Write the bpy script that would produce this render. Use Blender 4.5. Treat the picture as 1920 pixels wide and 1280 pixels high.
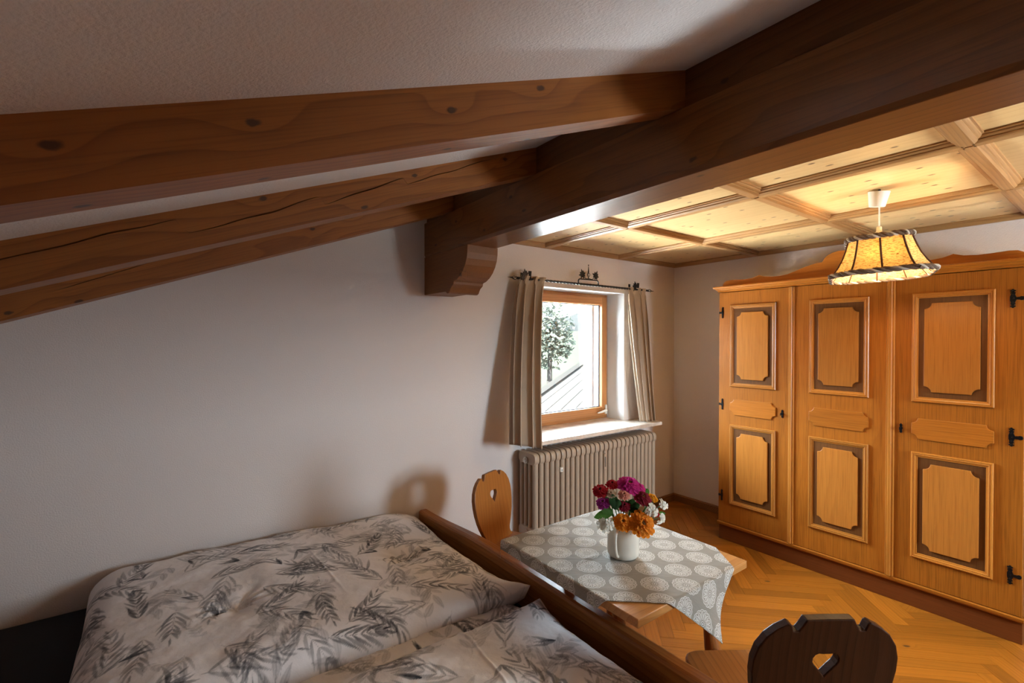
import bpy, bmesh, math, random
import numpy as np
from mathutils import Vector, Matrix, Euler

# ------------------------------------------------------------------ scene reset
for o in list(bpy.data.objects):
    bpy.data.objects.remove(o)
SC = bpy.context.scene
COL = SC.collection
PI = math.pi
R = math.radians

# ------------------------------------------------------------------ camera
CAM_H = 1.62
FPX = 884.0
YAW = math.atan((960 - 309) / FPX)
PITCH = R(0.6)
cd = bpy.data.cameras.new('camera')
cd.sensor_width = 36.0
cd.lens = FPX / 1920 * 36.0
cd.shift_y = (637.5 + FPX * math.tan(PITCH) - 640) / 1920
cd.clip_start = 0.02
cd.clip_end = 2000
cam = bpy.data.objects.new('camera', cd)
cam.location = (0, 0, CAM_H)
cam.rotation_euler = (PI / 2 - PITCH, 0, -YAW)
COL.objects.link(cam)
SC.camera = cam

# ------------------------------------------------------------------ world / daylight
world = bpy.data.worlds.new('sky')
SC.world = world
world.use_nodes = True
bg = world.node_tree.nodes['Background']
bg.inputs['Color'].default_value = (0.77, 0.89, 1.0, 1)
bg.inputs['Strength'].default_value = 70.0

sun_d = bpy.data.lights.new('sun', 'SUN')
sun_d.energy = 400.0
sun_d.angle = R(0.53)
sun_d.color = (1.0, 0.98, 0.95)
sun_o = bpy.data.objects.new('sun', sun_d)
sun_o.location = (-30, 0, 40)
sun_o.rotation_euler = (0, -math.atan2(0.64, 0.77), 0)     # high in the west: it reaches the bounce disc, never a window
COL.objects.link(sun_o)


def portal(name, loc, rot, sx, sy):
    l = bpy.data.lights.new(name, 'AREA')
    l.shape = 'RECTANGLE'
    l.size = sx
    l.size_y = sy
    l.cycles.is_portal = True
    o = bpy.data.objects.new(name, l)
    o.location = loc
    o.rotation_euler = rot
    COL.objects.link(o)


portal('window_portal', (2.86, 3.16, 1.47), (-PI / 2, 0, 0), 1.02, 1.12)
portal('south_window_portal', (3.0, -1.98, 1.47), (PI / 2, 0, 0), 0.78, 1.16)

# ------------------------------------------------------------------ exposure
vs = SC.view_settings
vs.view_transform = 'Standard'
vs.look = 'None'
vs.exposure = 0.08
vs.gamma = 1.0
vs.use_curve_mapping = False
SC.cycles.max_bounces = 8
SC.cycles.diffuse_bounces = 5
SC.cycles.glossy_bounces = 3
SC.cycles.transmission_bounces = 6
SC.cycles.transparent_max_bounces = 8
SC.cycles.sample_clamp_indirect = 0.0
SC.cycles.use_guiding = True
SC.cycles.use_surface_guiding = True
SC.cycles.use_denoising = True
SC.cycles.caustics_reflective = False
SC.cycles.caustics_refractive = False


# ================================================================== helpers
class MB:
    """collects verts/faces; build() links ONE mesh object"""
    def __init__(s):
        s.v = []
        s.f = []

    def add(s, vs_, fs_):
        b = len(s.v)
        s.v += [tuple(p) for p in vs_]
        s.f += [tuple(b + i for i in f) for f in fs_]
        return s

    def box(s, x0, x1, y0, y1, z0, z1):
        v = [(x0, y0, z0), (x1, y0, z0), (x1, y1, z0), (x0, y1, z0), (x0, y0, z1), (x1, y0, z1), (x1, y1, z1), (x0, y1, z1)]
        f = [(3, 2, 1, 0), (4, 5, 6, 7), (0, 1, 5, 4), (1, 2, 6, 5), (2, 3, 7, 6), (3, 0, 4, 7)]
        return s.add(v, f)

    def prism(s, poly, fn0, fn1):
        """poly: 2D list (ccw); fn0/fn1 map a 2D point to the two 3D caps"""
        n = len(poly)
        v = [fn0(*p) for p in poly] + [fn1(*p) for p in poly]
        f = [tuple(range(n - 1, -1, -1)), tuple(range(n, 2 * n))]
        f += [(i, (i + 1) % n, n + (i + 1) % n, n + i) for i in range(n)]
        return s.add(v, f)

    def lathe(s, prof, seg=20, c=(0, 0, 0), cap=True):
        v = []
        for r, z in prof:
            for k in range(seg):
                a = 2 * PI * k / seg
                v.append((c[0] + r * math.cos(a), c[1] + r * math.sin(a), c[2] + z))
        f = []
        for i in range(len(prof) - 1):
            for k in range(seg):
                a, b = i * seg + k, i * seg + (k + 1) % seg
                f.append((a, b, b + seg, a + seg))
        if cap:
            f.append(tuple(range(seg - 1, -1, -1)))
            f.append(tuple(range((len(prof) - 1) * seg, len(prof) * seg)))
        return s.add(v, f)

    def tube(s, pts, rad, seg=8, twist=0.0, cap=True, square=False):
        pts = [Vector(p) for p in pts]
        n = len(pts)
        rads = rad if isinstance(rad, (list, tuple)) else [rad] * n
        v = []
        up = Vector((0, 0, 1))
        prevx = None
        for i, p in enumerate(pts):
            d = (pts[min(i + 1, n - 1)] - pts[max(i - 1, 0)])
            d = d.normalized() if d.length > 1e-9 else Vector((1, 0, 0))
            if prevx is None:
                ref = up if abs(d.z) < 0.9 else Vector((1, 0, 0))
                ax = d.cross(ref).normalized()
            else:
                ax = (prevx - d * prevx.dot(d))
                ax = ax.normalized() if ax.length > 1e-6 else d.orthogonal().normalized()
            prevx = ax
            ay = d.cross(ax)
            for k in range(seg):
                a = 2 * PI * k / seg + twist * i
                v.append(p + (ax * math.cos(a) + ay * math.sin(a)) * rads[i])
        f = []
        for i in range(n - 1):
            for k in range(seg):
                a, b = i * seg + k, i * seg + (k + 1) % seg
                f.append((a, b, b + seg, a + seg))
        if cap:
            f.append(tuple(range(seg - 1, -1, -1)))
            f.append(tuple(range((n - 1) * seg, n * seg)))
        return s.add(v, f)

    def mesh(s, name, smooth=False):
        m = bpy.data.meshes.new(name)
        m.from_pydata([tuple(p) for p in s.v], [], s.f)
        bm = bmesh.new()
        bm.from_mesh(m)
        bmesh.ops.recalc_face_normals(bm, faces=bm.faces)
        bm.to_mesh(m)
        bm.free()
        if smooth:
            m.polygons.foreach_set('use_smooth', [True] * len(m.polygons))
        return m

    def build(s, name, mat, parent=None, smooth=False, bevel=0.0, seg=2, loc=None, auto=None):
        m = s.mesh(name, smooth)
        return link(name, m, mat, parent, bevel, seg, loc, auto)


def link(name, m, mat, parent=None, bevel=0.0, seg=2, loc=None, auto=None):
    if mat is not None and not m.materials:
        m.materials.append(mat)
    o = bpy.data.objects.new(name, m)
    COL.objects.link(o)
    if parent:
        o.parent = parent
    if loc is not None:
        o.location = loc
    if bevel > 0:
        b = o.modifiers.new('bevel', 'BEVEL')
        b.width = bevel
        b.segments = seg
        b.limit_method = 'ANGLE'
        b.angle_limit = R(40)
    if auto is not None:
        m.polygons.foreach_set('use_smooth', [True] * len(m.polygons))
        bm = bmesh.new()
        bm.from_mesh(m)
        for e in bm.edges:
            if len(e.link_faces) == 2 and e.calc_face_angle(0) > R(auto):
                e.smooth = False
        bm.to_mesh(m)
        bm.free()
    return o


def empty(name, loc=(0, 0, 0), rz=0.0):
    o = bpy.data.objects.new(name, None)
    o.location = loc
    o.rotation_euler = (0, 0, rz)
    o.empty_display_size = 0.1
    COL.objects.link(o)
    return o


def tag(o, label=None, cat=None, group=None, kind=None):
    if label:
        o['label'] = label
    if cat:
        o['category'] = cat
    if group:
        o['group'] = group
    if kind:
        o['kind'] = kind
    return o


def struct(o):
    o['kind'] = 'structure'
    return o


def inv_parent(child, parent):
    """parent keeping the world placement (parents here are never scaled)"""
    child.parent = parent
    M = Matrix.Translation(parent.location) @ parent.rotation_euler.to_matrix().to_4x4()
    child.matrix_parent_inverse = M.inverted()
    return child


# ------------------------------------------------------------------ materials
class NT:
    def __init__(s, name):
        s.m = bpy.data.materials.new(name)
        s.m.use_nodes = True
        s.t = s.m.node_tree
        s.b = s.t.nodes['Principled BSDF']
        s.out = s.t.nodes['Material Output']

    def set(s, sock, val):
        if isinstance(val, bpy.types.NodeSocket):
            s.t.links.new(val, sock)
        else:
            try:
                sock.default_value = val
            except Exception:
                sock.default_value = tuple(val) + (1,)

    def n(s, typ, ins=None, **props):
        nd = s.t.nodes.new(typ)
        for k, v in props.items():
            setattr(nd, k, v)
        for k, v in (ins or {}).items():
            s.set(nd.inputs[k], v)
        return nd

    def math(s, op, a, b=0.0, c=0.0, clamp=False):
        nd = s.n('ShaderNodeMath', operation=op, use_clamp=clamp)
        s.set(nd.inputs[0], a)
        s.set(nd.inputs[1], b)
        s.set(nd.inputs[2], c)
        return nd.outputs[0]

    def mix(s, fac, a, b, blend='MIX'):
        nd = s.n('ShaderNodeMix', data_type='RGBA', blend_type=blend)
        s.set(nd.inputs[0], fac)
        s.set(nd.inputs[6], a if isinstance(a, bpy.types.NodeSocket) else tuple(a) + (1,))
        s.set(nd.inputs[7], b if isinstance(b, bpy.types.NodeSocket) else tuple(b) + (1,))
        return nd.outputs[2]

    def ramp(s, x, lo, hi, t0=0.0, t1=1.0):
        nd = s.n('ShaderNodeMapRange', {0: x, 1: lo, 2: hi, 3: t0, 4: t1}, clamp=True, interpolation_type='SMOOTHSTEP')
        return nd.outputs[0]

    def comb(s, x, y, z):
        return s.n('ShaderNodeCombineXYZ', {0: x, 1: y, 2: z}).outputs[0]

    def noise(s, vec, scale=1.0, detail=2.0, rough=0.5):
        return s.n('ShaderNodeTexNoise', {'Vector': vec, 'Scale': scale, 'Detail': detail, 'Roughness': rough}).outputs[0]

    def bump(s, h, strength=0.3, dist=0.002):
        nd = s.n('ShaderNodeBump', {'Height': h, 'Strength': strength, 'Distance': dist})
        s.set(s.b.inputs['Normal'], nd.outputs[0])

    def P(s, **kw):
        for k, v in kw.items():
            s.set(s.b.inputs[k.replace('_', ' ')], v)
        return s


def simple(name, col, rough=0.6, metal=0.0, var=0.0, scale=30, bump=0.0, **kw):
    t = NT(name)
    t.P(Roughness=rough, Metallic=metal, **kw)
    co = t.n('ShaderNodeTexCoord').outputs['Object']
    n = t.noise(co, scale, 3)
    lo = tuple(max(0, c * (1 - var)) for c in col)
    hi = tuple(min(1, c * (1 + var)) for c in col)
    t.P(Base_Color=t.mix(n, lo, hi))
    if bump:
        t.bump(n, 0.5, bump)
    return t.m


def wood(name, c1, c2, knot=(0.05, 0.02, 0.01), axis='X', ring=40.0, warp=3.0, knots=0.0, kden=3.0, kstr=5.0, rough=0.45,
         fiber=0.25, tone=0.25, coat=0.0, bump=0.0004, fib=230.0, knotsize=0.11, spec=0.5, rmix=1.0, vary=0.28):
    t = NT(name)
    t.P(Roughness=rough, Coat_Weight=coat, Coat_Roughness=0.2, Specular_IOR_Level=spec)
    co = t.n('ShaderNodeTexCoord').outputs['Object']
    rnd = t.n('ShaderNodeObjectInfo').outputs['Random']
    off = t.comb(t.math('MULTIPLY', rnd, 37.0), t.math('MULTIPLY', rnd, 11.3), t.math('MULTIPLY', rnd, 23.7))
    va = t.n('ShaderNodeVectorMath', {0: co, 1: off}, operation='ADD').outputs[0]
    sp = t.n('ShaderNodeSeparateXYZ', {0: va})
    X, Y, Z = sp.outputs[0], sp.outputs[1], sp.outputs[2]
    L, A, B = {'X': (X, Y, Z), 'Y': (Y, X, Z), 'Z': (Z, X, Y)}[axis]
    M = lambda a, b: t.math('MULTIPLY', a, b)
    n1 = t.noise(t.comb(M(L, 0.9), M(A, 4.5), M(B, 4.5)), 1.0, 2)
    ph = t.math('ADD', t.math('ADD', M(A, ring), M(B, ring * 0.83)), M(n1, warp * 3))
    kmask = None
    if knots > 0:
        v = t.n('ShaderNodeTexVoronoi', {'Vector': t.comb(M(L, kden), M(t.math('ADD', A, B), kden * 1.9), 0.0), 'Scale': 1.0, 'Randomness': 1.0}, voronoi_dimensions='2D')
        d = v.outputs['Distance']
        cr = t.n('ShaderNodeSeparateColor', {0: v.outputs['Color']}).outputs[0]
        act = t.math('LESS_THAN', cr, knots)
        infl = M(act, t.ramp(d, 0.0, 0.42, 1.0, 0.0))
        ph = t.math('ADD', ph, M(infl, kstr))
        wob = t.math('ADD', d, M(t.math('SUBTRACT', t.noise(va, 60, 2), 0.5), 0.05))
        kmask = M(act, t.ramp(wob, knotsize * 0.45, knotsize, 1.0, 0.0))
    fr = t.math('FRACT', ph)
    rg = t.math('POWER', fr, 3.0)
    rg = t.math('SUBTRACT', rg, t.ramp(fr, 0.93, 1.0))
    fb = t.noise(t.comb(M(L, 5.0), M(A, fib), M(B, fib)), 1.0, 2)
    col = t.mix(M(t.math('MAXIMUM', rg, 0.0), rmix), c1, c2)
    n2 = t.noise(t.comb(M(L, 0.5), M(A, 7), M(B, 7)), 1.0, 3)
    dk = tuple(c * 0.45 for c in c2)
    col = t.mix(M(t.ramp(fb, 0.42, 0.75), fiber), col, dk)
    col = t.mix(M(t.ramp(n2, 0.4, 0.75), tone), col, c2)
    hs = t.n('ShaderNodeHueSaturation', {'Color': col, 'Value': t.math('ADD', 1.0 - vary / 2, M(rnd, vary))}).outputs[0]
    if kmask is not None:
        hs = t.mix(M(kmask, 0.9), hs, knot)
    t.P(Base_Color=hs)
    if bump:
        t.bump(t.math('ADD', M(fb, 0.6), M(rg, 0.4)), 0.6, bump)
    return t.m


def plaster(name, col, b=0.0045, scale=170):
    t = NT(name)
    t.P(Roughness=0.92, Specular_IOR_Level=0.2)
    co = t.n('ShaderNodeTexCoord').outputs['Object']
    n = t.noise(co, scale, 3, 0.55)
    big = t.noise(co, 2.0, 3)
    t.P(Base_Color=t.mix(big, tuple(c * 0.97 for c in col), tuple(min(1, c * 1.02) for c in col)))
    t.bump(n, 0.55, b)
    return t.m


BEAM_C1, BEAM_C2 = (0.33, 0.112, 0.018), (0.175, 0.050, 0.007)
M = {}
M['wall'] = plaster('wall_plaster', (0.74, 0.668, 0.640))
M['slope'] = plaster('ceiling_plaster', (0.80, 0.81, 0.845), b=0.006, scale=130)
M['reveal'] = plaster('reveal_paint', (0.80, 0.81, 0.81), b=0.001)
M['rafter'] = wood('rafter_pine', BEAM_C1, BEAM_C2, axis='X', ring=26, warp=2.2, knots=0.6, kden=3.4, kstr=0.7, rough=0.5, fiber=0.3, tone=0.35, knotsize=0.060, rmix=0.8)
M['beam'] = wood('beam_pine', (0.21, 0.082, 0.022), (0.12, 0.042, 0.011), axis='Y', ring=24, warp=2.2, knots=0.55, kden=3.2, kstr=0.7, rough=0.33, fiber=0.3, tone=0.35, knotsize=0.06, rmix=0.8)
M['corbel'] = wood('corbel_pine', (0.24, 0.094, 0.027), (0.13, 0.046, 0.013), axis='Y', ring=120, warp=2.0, knots=0.2, kden=4, rough=0.5)
M['panel'] = wood('ceiling_pine', (0.66, 0.445, 0.205), (0.52, 0.30, 0.115), knot=(0.09, 0.032, 0.010), axis='Y', ring=18, warp=1.3, knots=0.6, kden=5.2, kstr=0.6, rough=0.4, fiber=0.1, tone=0.25, knotsize=0.10, rmix=0.45)
M['strip_y'] = wood('strip_pine_along', (0.42, 0.225, 0.080), (0.30, 0.14, 0.042), axis='Y', ring=60, warp=1.0, rough=0.45, fiber=0.2)
M['strip_x'] = wood('strip_pine_across', (0.40, 0.205, 0.075), (0.28, 0.13, 0.040), axis='X', ring=60, warp=1.0, rough=0.45, fiber=0.2)
OAK1, OAK2 = (0.37, 0.118, 0.012), (0.26, 0.078, 0.007)
M['oak'] = wood('wardrobe_oak', OAK1, OAK2, axis='Z', ring=26, warp=1.6, rough=0.36, fiber=0.5, tone=0.15, fib=300, spec=0.28, rmix=0.3)
M['oak_y'] = wood('wardrobe_oak_across', OAK1, OAK2, axis='Y', ring=26, warp=1.6, rough=0.36, fiber=0.5, tone=0.15, fib=300, spec=0.28, rmix=0.3)
M['oak_trim'] = wood('wardrobe_moulding', (0.43, 0.160, 0.024), (0.33, 0.110, 0.014), axis='Z', ring=30, rough=0.3, fiber=0.2, fib=300, rmix=0.3)
M['oak_dark'] = wood('wardrobe_dark_field', (0.135, 0.052, 0.014), (0.09, 0.032, 0.009), axis='Z', ring=26, rough=0.4, fiber=0.4, fib=300, rmix=0.3, spec=0.22)
M['oak_panel'] = wood('wardrobe_raised_panel', (0.40, 0.147, 0.024), (0.31, 0.102, 0.014), axis='Z', ring=22, warp=2.0, rough=0.36, fiber=0.4, fib=320, rmix=0.3, spec=0.22)
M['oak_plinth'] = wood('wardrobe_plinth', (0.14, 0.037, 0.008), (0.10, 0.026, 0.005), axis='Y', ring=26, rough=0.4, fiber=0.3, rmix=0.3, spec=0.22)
M['floor'] = wood('parquet_oak', (0.34, 0.112, 0.010), (0.225, 0.066, 0.005), axis='X', ring=36, warp=2.6, knots=0.06, kden=5, kstr=2, rmix=0.8, vary=0.5, rough=0.33, fiber=0.22, tone=0.3, fib=240, coat=0.15)
M['base'] = wood('baseboard_oak', (0.26, 0.11, 0.034), (0.17, 0.066, 0.02), axis='X', ring=40, rough=0.45)
M['bed'] = wood('bed_wood', (0.42, 0.160, 0.040), (0.29, 0.098, 0.022), axis='Y', ring=44, warp=1.6, rough=0.42, fiber=0.25, coat=0.05, spec=0.35)
M['chair'] = wood('chair_wood', (0.36, 0.138, 0.030), (0.27, 0.092, 0.018), axis='Z', ring=36, warp=2, rough=0.34, fiber=0.25, coat=0.2)
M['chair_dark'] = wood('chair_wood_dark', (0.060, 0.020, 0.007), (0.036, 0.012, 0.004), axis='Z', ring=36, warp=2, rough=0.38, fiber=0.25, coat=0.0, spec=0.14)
M['seat'] = wood('seat_wood', (0.33, 0.125, 0.03), (0.22, 0.075, 0.018), axis='Y', ring=36, warp=2, rough=0.3, fiber=0.3, coat=0.2)
M['table'] = wood('table_wood', (0.50, 0.225, 0.062), (0.38, 0.15, 0.036), axis='X', ring=34, warp=2, rough=0.38, fiber=0.25, coat=0.1)
M['tableleg'] = wood('table_leg_wood', (0.33, 0.115, 0.026), (0.22, 0.07, 0.015), axis='Z', ring=34, rough=0.35, fiber=0.25)
M['win'] = wood('window_frame_larch', (0.52, 0.215, 0.065), (0.38, 0.14, 0.038), axis='X', ring=60, warp=1.2, rough=0.42, fiber=0.25)
M['win_z'] = wood('window_frame_larch_up', (0.52, 0.215, 0.065), (0.38, 0.14, 0.038), axis='Z', ring=60, warp=1.2, rough=0.42, fiber=0.25)
M['iron'] = simple('wrought_iron', (0.022, 0.018, 0.016), 0.5, 0.4, 0.3, 200, 0.0006)
M['hinge'] = simple('blackened_iron', (0.014, 0.014, 0.016), 0.32, 0.7, 0.3, 200, 0.0006)
M['radiator'] = simple('radiator_enamel', (0.43, 0.34, 0.255), 0.42, 0, 0.04, 8)
M['steel'] = simple('nickel', (0.55, 0.5, 0.45), 0.3, 0.9, 0.1)
M['white_plastic'] = simple('white_plastic', (0.8, 0.78, 0.72), 0.4, 0, 0.03)
M['dark_plastic'] = simple('dark_plastic', (0.05, 0.045, 0.04), 0.5)
M['valve'] = simple('grey_plastic', (0.14, 0.12, 0.10), 0.5)
M['ceramic'] = simple('cream_ceramic', (0.72, 0.67, 0.58), 0.22, 0, 0.03)
M['gasket'] = simple('window_gasket', (0.06, 0.07, 0.08), 0.6)


def marble():
    t = NT('sill_marble')
    t.P(Roughness=0.22)
    co = t.n('ShaderNodeTexCoord').outputs['Object']
    n = t.noise(co, 9, 6, 0.65)
    t.P(Base_Color=t.mix(t.ramp(n, 0.35, 0.7), (0.78, 0.70, 0.62), (0.58, 0.47, 0.38)))
    return t.m


M['marble'] = marble()


def glass():
    t = NT('window_glass')
    tr = t.n('ShaderNodeBsdfTransparent', {'Color': (0.95, 0.98, 0.98, 1)})
    gl = t.n('ShaderNodeBsdfGlossy', {'Color': (1, 1, 1, 1), 'Roughness': 0.02})
    fr = t.n('ShaderNodeFresnel', {'IOR': 1.35})
    mx = t.n('ShaderNodeMixShader', {0: fr.outputs[0], 1: tr.outputs[0], 2: gl.outputs[0]})
    t.t.links.new(mx.outputs[0], t.out.inputs['Surface'])
    return t.m


M['glass'] = glass()


def fabric(name, col, rough=0.9, trans=0.25, weave=900, bump=0.0006):
    t = NT(name)
    co = t.n('ShaderNodeTexCoord').outputs['Object']
    n = t.noise(co, weave, 2)
    n2 = t.noise(co, 7, 2)
    c = t.mix(n2, tuple(v * 0.93 for v in col), tuple(v * 1.05 for v in col))
    t.P(Base_Color=c, Roughness=rough, Specular_IOR_Level=0.15)
    t.bump(n, 0.4, bump)
    if trans > 0:
        tl = t.n('ShaderNodeBsdfTranslucent', {'Color': c})
        mx = t.n('ShaderNodeMixShader', {0: trans, 1: t.b.outputs[0], 2: tl.outputs[0]})
        t.t.links.new(mx.outputs[0], t.out.inputs['Surface'])
    return t.m


M['curtain'] = fabric('curtain_linen', (0.52, 0.405, 0.305), trans=0.12)
M['sheet'] = fabric('dark_grey_sheet', (0.022, 0.021, 0.022), trans=0.0, weave=600)


def duvet_mat():
    t = NT('leaf_print_cotton')
    at = t.n('ShaderNodeAttribute', attribute_name='ink').outputs['Fac']
    co = t.n('ShaderNodeTexCoord').outputs['Object']
    n = t.noise(co, 700, 2)
    wr = t.noise(co, 26, 5, 0.6)
    wash = t.noise(co, 45, 3)
    ink = t.math('MULTIPLY', at, t.math('ADD', 0.72, t.math('MULTIPLY', wash, 0.5)), clamp=True)
    t.P(Base_Color=t.mix(ink, (0.83, 0.79, 0.79), (0.030, 0.030, 0.038)), Roughness=0.88, Specular_IOR_Level=0.15, Sheen_Weight=0.1)
    t.bump(t.math('ADD', t.math('MULTIPLY', n, 0.15), wr), 0.6, 0.006)
    return t.m


M['duvet'] = duvet_mat()


def cloth_mat():
    """linen with lace medallions on a staggered grid (UV in metres)"""
    t = NT('medallion_tablecloth')
    uv = t.n('ShaderNodeUVMap').outputs[0]
    s = t.n('ShaderNodeSeparateXYZ', {0: uv})
    u, v = s.outputs[0], s.outputs[1]
    PX = PY = 0.112
    fu = t.math('SUBTRACT', t.math('FRACT', t.math('DIVIDE', u, PX)), 0.5)
    fv = t.math('SUBTRACT', t.math('FRACT', t.math('DIVIDE', v, PY)), 0.5)
    x, y = t.math('MULTIPLY', fu, PX), t.math('MULTIPLY', fv, PY)
    r = t.math('SQRT', t.math('ADD', t.math('MULTIPLY', x, x), t.math('MULTIPLY', y, y)))
    a = t.math('ARCTAN2', y, x)

    def band(val, c, w):
        return t.ramp(t.math('ABSOLUTE', t.math('SUBTRACT', val, c)), w * 0.45, w, 1.0, 0.0)

    def between(lo, hi):
        return t.math('MULTIPLY', t.ramp(r, lo - .001, lo + .001), t.ramp(r, hi - .001, hi + .001, 1, 0))
    NPET = 14.0
    p = t.math('MULTIPLY', t.math('ABSOLUTE', t.math('SUBTRACT', t.math('FRACT', t.math('ADD', t.math('MULTIPLY', a, NPET / (2 * PI)), 20.0)), 0.5)), 2.0)
    e = t.math('DIVIDE', t.math('SUBTRACT', r, .0265), .0135)
    wp_ = t.math('MULTIPLY', t.math('SQRT', t.math('MAXIMUM', t.math('SUBTRACT', 1.0, t.math('MULTIPLY', e, e)), 0.0)), .74)
    petal = t.math('MULTIPLY', band(p, wp_, .27), between(.0125, .0405))
    vein = t.math('MULTIPLY', band(p, 0.0, .16), between(.018, .034))
    scal = t.math('MULTIPLY', t.math('ABSOLUTE', t.math('SINE', t.math('MULTIPLY', a, NPET / 2))), .0030)
    rim = band(t.math('SUBTRACT', r, scal), .0455, .0016)
    rim2 = band(r, .0428, .0011)
    core = t.math('MAXIMUM', band(r, .0085, .0014), t.ramp(r, .002, .004, 1, 0))
    m = t.math('MAXIMUM', t.math('MAXIMUM', rim, rim2), t.math('MAXIMUM', t.math('MAXIMUM', petal, vein), core))
    slub = t.noise(t.comb(t.math('MULTIPLY', u, 30), t.math('MULTIPLY', v, 700), 0.0), 1.0, 2)
    base = t.mix(slub, (0.25, 0.22, 0.18), (0.36, 0.325, 0.28))
    t.P(Base_Color=t.mix(t.math('MULTIPLY', m, 0.85), base, (0.80, 0.77, 0.73)), Roughness=0.85, Specular_IOR_Level=0.2)
    wr = t.noise(t.comb(t.math('MULTIPLY', u, 9), t.math('MULTIPLY', v, 34), 0.0), 1.0, 4)
    t.bump(t.math('ADD', t.math('MULTIPLY', slub, 0.08), t.math('ADD', t.math('MULTIPLY', m, 0.12), wr)), 0.5, 0.004)
    return t.m


M['cloth'] = cloth_mat()

# ================================================================== room dimensions (metres, camera at 0,0)
XE, YN, YS, XW = 4.152, 2.87, -1.60, -1.05      # east (wardrobe) wall, window wall, wall behind, knee wall
XB0, XB1 = 1.392, 1.602                            # purlin
ZS, ZB, ZC0 = 2.166, 2.392, 2.517                  # purlin soffit, top, plaster line at XB0
SLOPE = 0.375
ZP = 2.382                                         # ceiling panels
zc = lambda x: ZC0 + SLOPE * (x - XB0)
WX0, WX1, WZ0, WZ1 = 2.33, 3.392, 0.885, 2.05      # window recess
SW = 0.34                                          # wall thickness


def wall_hole(name, axis, at, thick, a0, a1, z0, z1, holes, mat):
    """wall slab with rectangular holes, built from boxes merged into one mesh"""
    mb = MB()
    cuts = sorted(holes)
    def bx(u0, u1, w0, w1):
        if u1 - u0 < 1e-4 or w1 - w0 < 1e-4:
            return
        y0, y1 = sorted((at, at + thick))
        if axis == 'y':
            mb.box(u0, u1, y0, y1, w0, w1)
        else:
            mb.box(y0, y1, u0, u1, w0, w1)
    cur = a0
    for h0, h1, hz0, hz1 in cuts:
        bx(cur, h0, z0, z1)
        bx(h0, h1, z0, hz0)
        bx(h0, h1, hz1, z1)
        cur = h1
    bx(cur, a1, z0, z1)
    return struct(mb.build(name, mat))


wall_hole('wall_north', 'y', YN, SW, XW - 0.3, XE + 0.3, -0.2, 2.75, [(WX0, WX1, WZ0 - 0.035, WZ1)], M['wall'])
wall_hole('wall_east', 'x', XE, 0.3, YS, YN, -0.2, 2.75, [], M['wall'])
wall_hole('wall_west', 'x', XW, -0.3, YS, YN, -0.2, zc(XW) + 0.05, [], M['wall'])
DX0, DX1, DZ0, DZ1 = 2.61, 3.39, 0.885, 2.05
wall_hole('wall_south', 'y', YS, -SW, XW - 0.3, XE + 0.3, -0.2, 2.75, [(DX0, DX1, DZ0, DZ1)], M['wall'])

# recess lining (window reveal, painted white)
mb = MB()
mb.box(WX1 - 0.004, WX1 + 0.004, YN + 0.002, YN + SW - 0.14, WZ0, WZ1)
mb.box(WX0 - 0.004, WX0 + 0.004, YN + 0.002, YN + SW - 0.14, WZ0, WZ1)
mb.box(WX0, WX1, YN + 0.002, YN + SW - 0.14, WZ1 - 0.004, WZ1 + 0.004)
struct(mb.build('trim_1', M['reveal']))

# sloping plaster ceiling
mb = MB()
xa, xb = XW - 0.3, XB0 + 0.05
mb.add([(xa, YS, zc(xa)), (xb, YS, zc(xb)), (xb, YN, zc(xb)), (xa, YN, zc(xa)),
        (xa, YS, zc(xa) + 0.12), (xb, YS, zc(xb) + 0.12), (xb, YN, zc(xb) + 0.12), (xa, YN, zc(xa) + 0.12)],
       [(3, 2, 1, 0), (4, 5, 6, 7), (0, 1, 5, 4), (1, 2, 6, 5), (2, 3, 7, 6), (3, 0, 4, 7)])
struct(mb.build('ceiling', M['slope']))

# ------------------------------------------------------------------ floor: herringbone planks
floor = MB().box(XW, XE, YS, YN, -0.2, -0.016).build('floor', M['base'])
struct(floor)
PW, PL = 0.0755, 0.511
P0 = (0.087, 1.527)
E1 = (math.sqrt(.5), -math.sqrt(.5))
E2 = (math.sqrt(.5), math.sqrt(.5))


def clip_poly(poly, x0, x1, y0, y1):
    def cut(pl, f):
        out = []
        for i in range(len(pl)):
            a, b = pl[i], pl[(i + 1) % len(pl)]
            fa, fb = f(a), f(b)
            if fa >= 0:
                out.append(a)
            if (fa >= 0) != (fb >= 0):
                q = fa / (fa - fb)
                out.append((a[0] + (b[0] - a[0]) * q, a[1] + (b[1] - a[1]) * q))
        return out
    for f in (lambda p: p[0] - x0, lambda p: x1 - p[0], lambda p: p[1] - y0, lambda p: y1 - p[1]):
        if poly:
            poly = cut(poly, f)
    return poly


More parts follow.
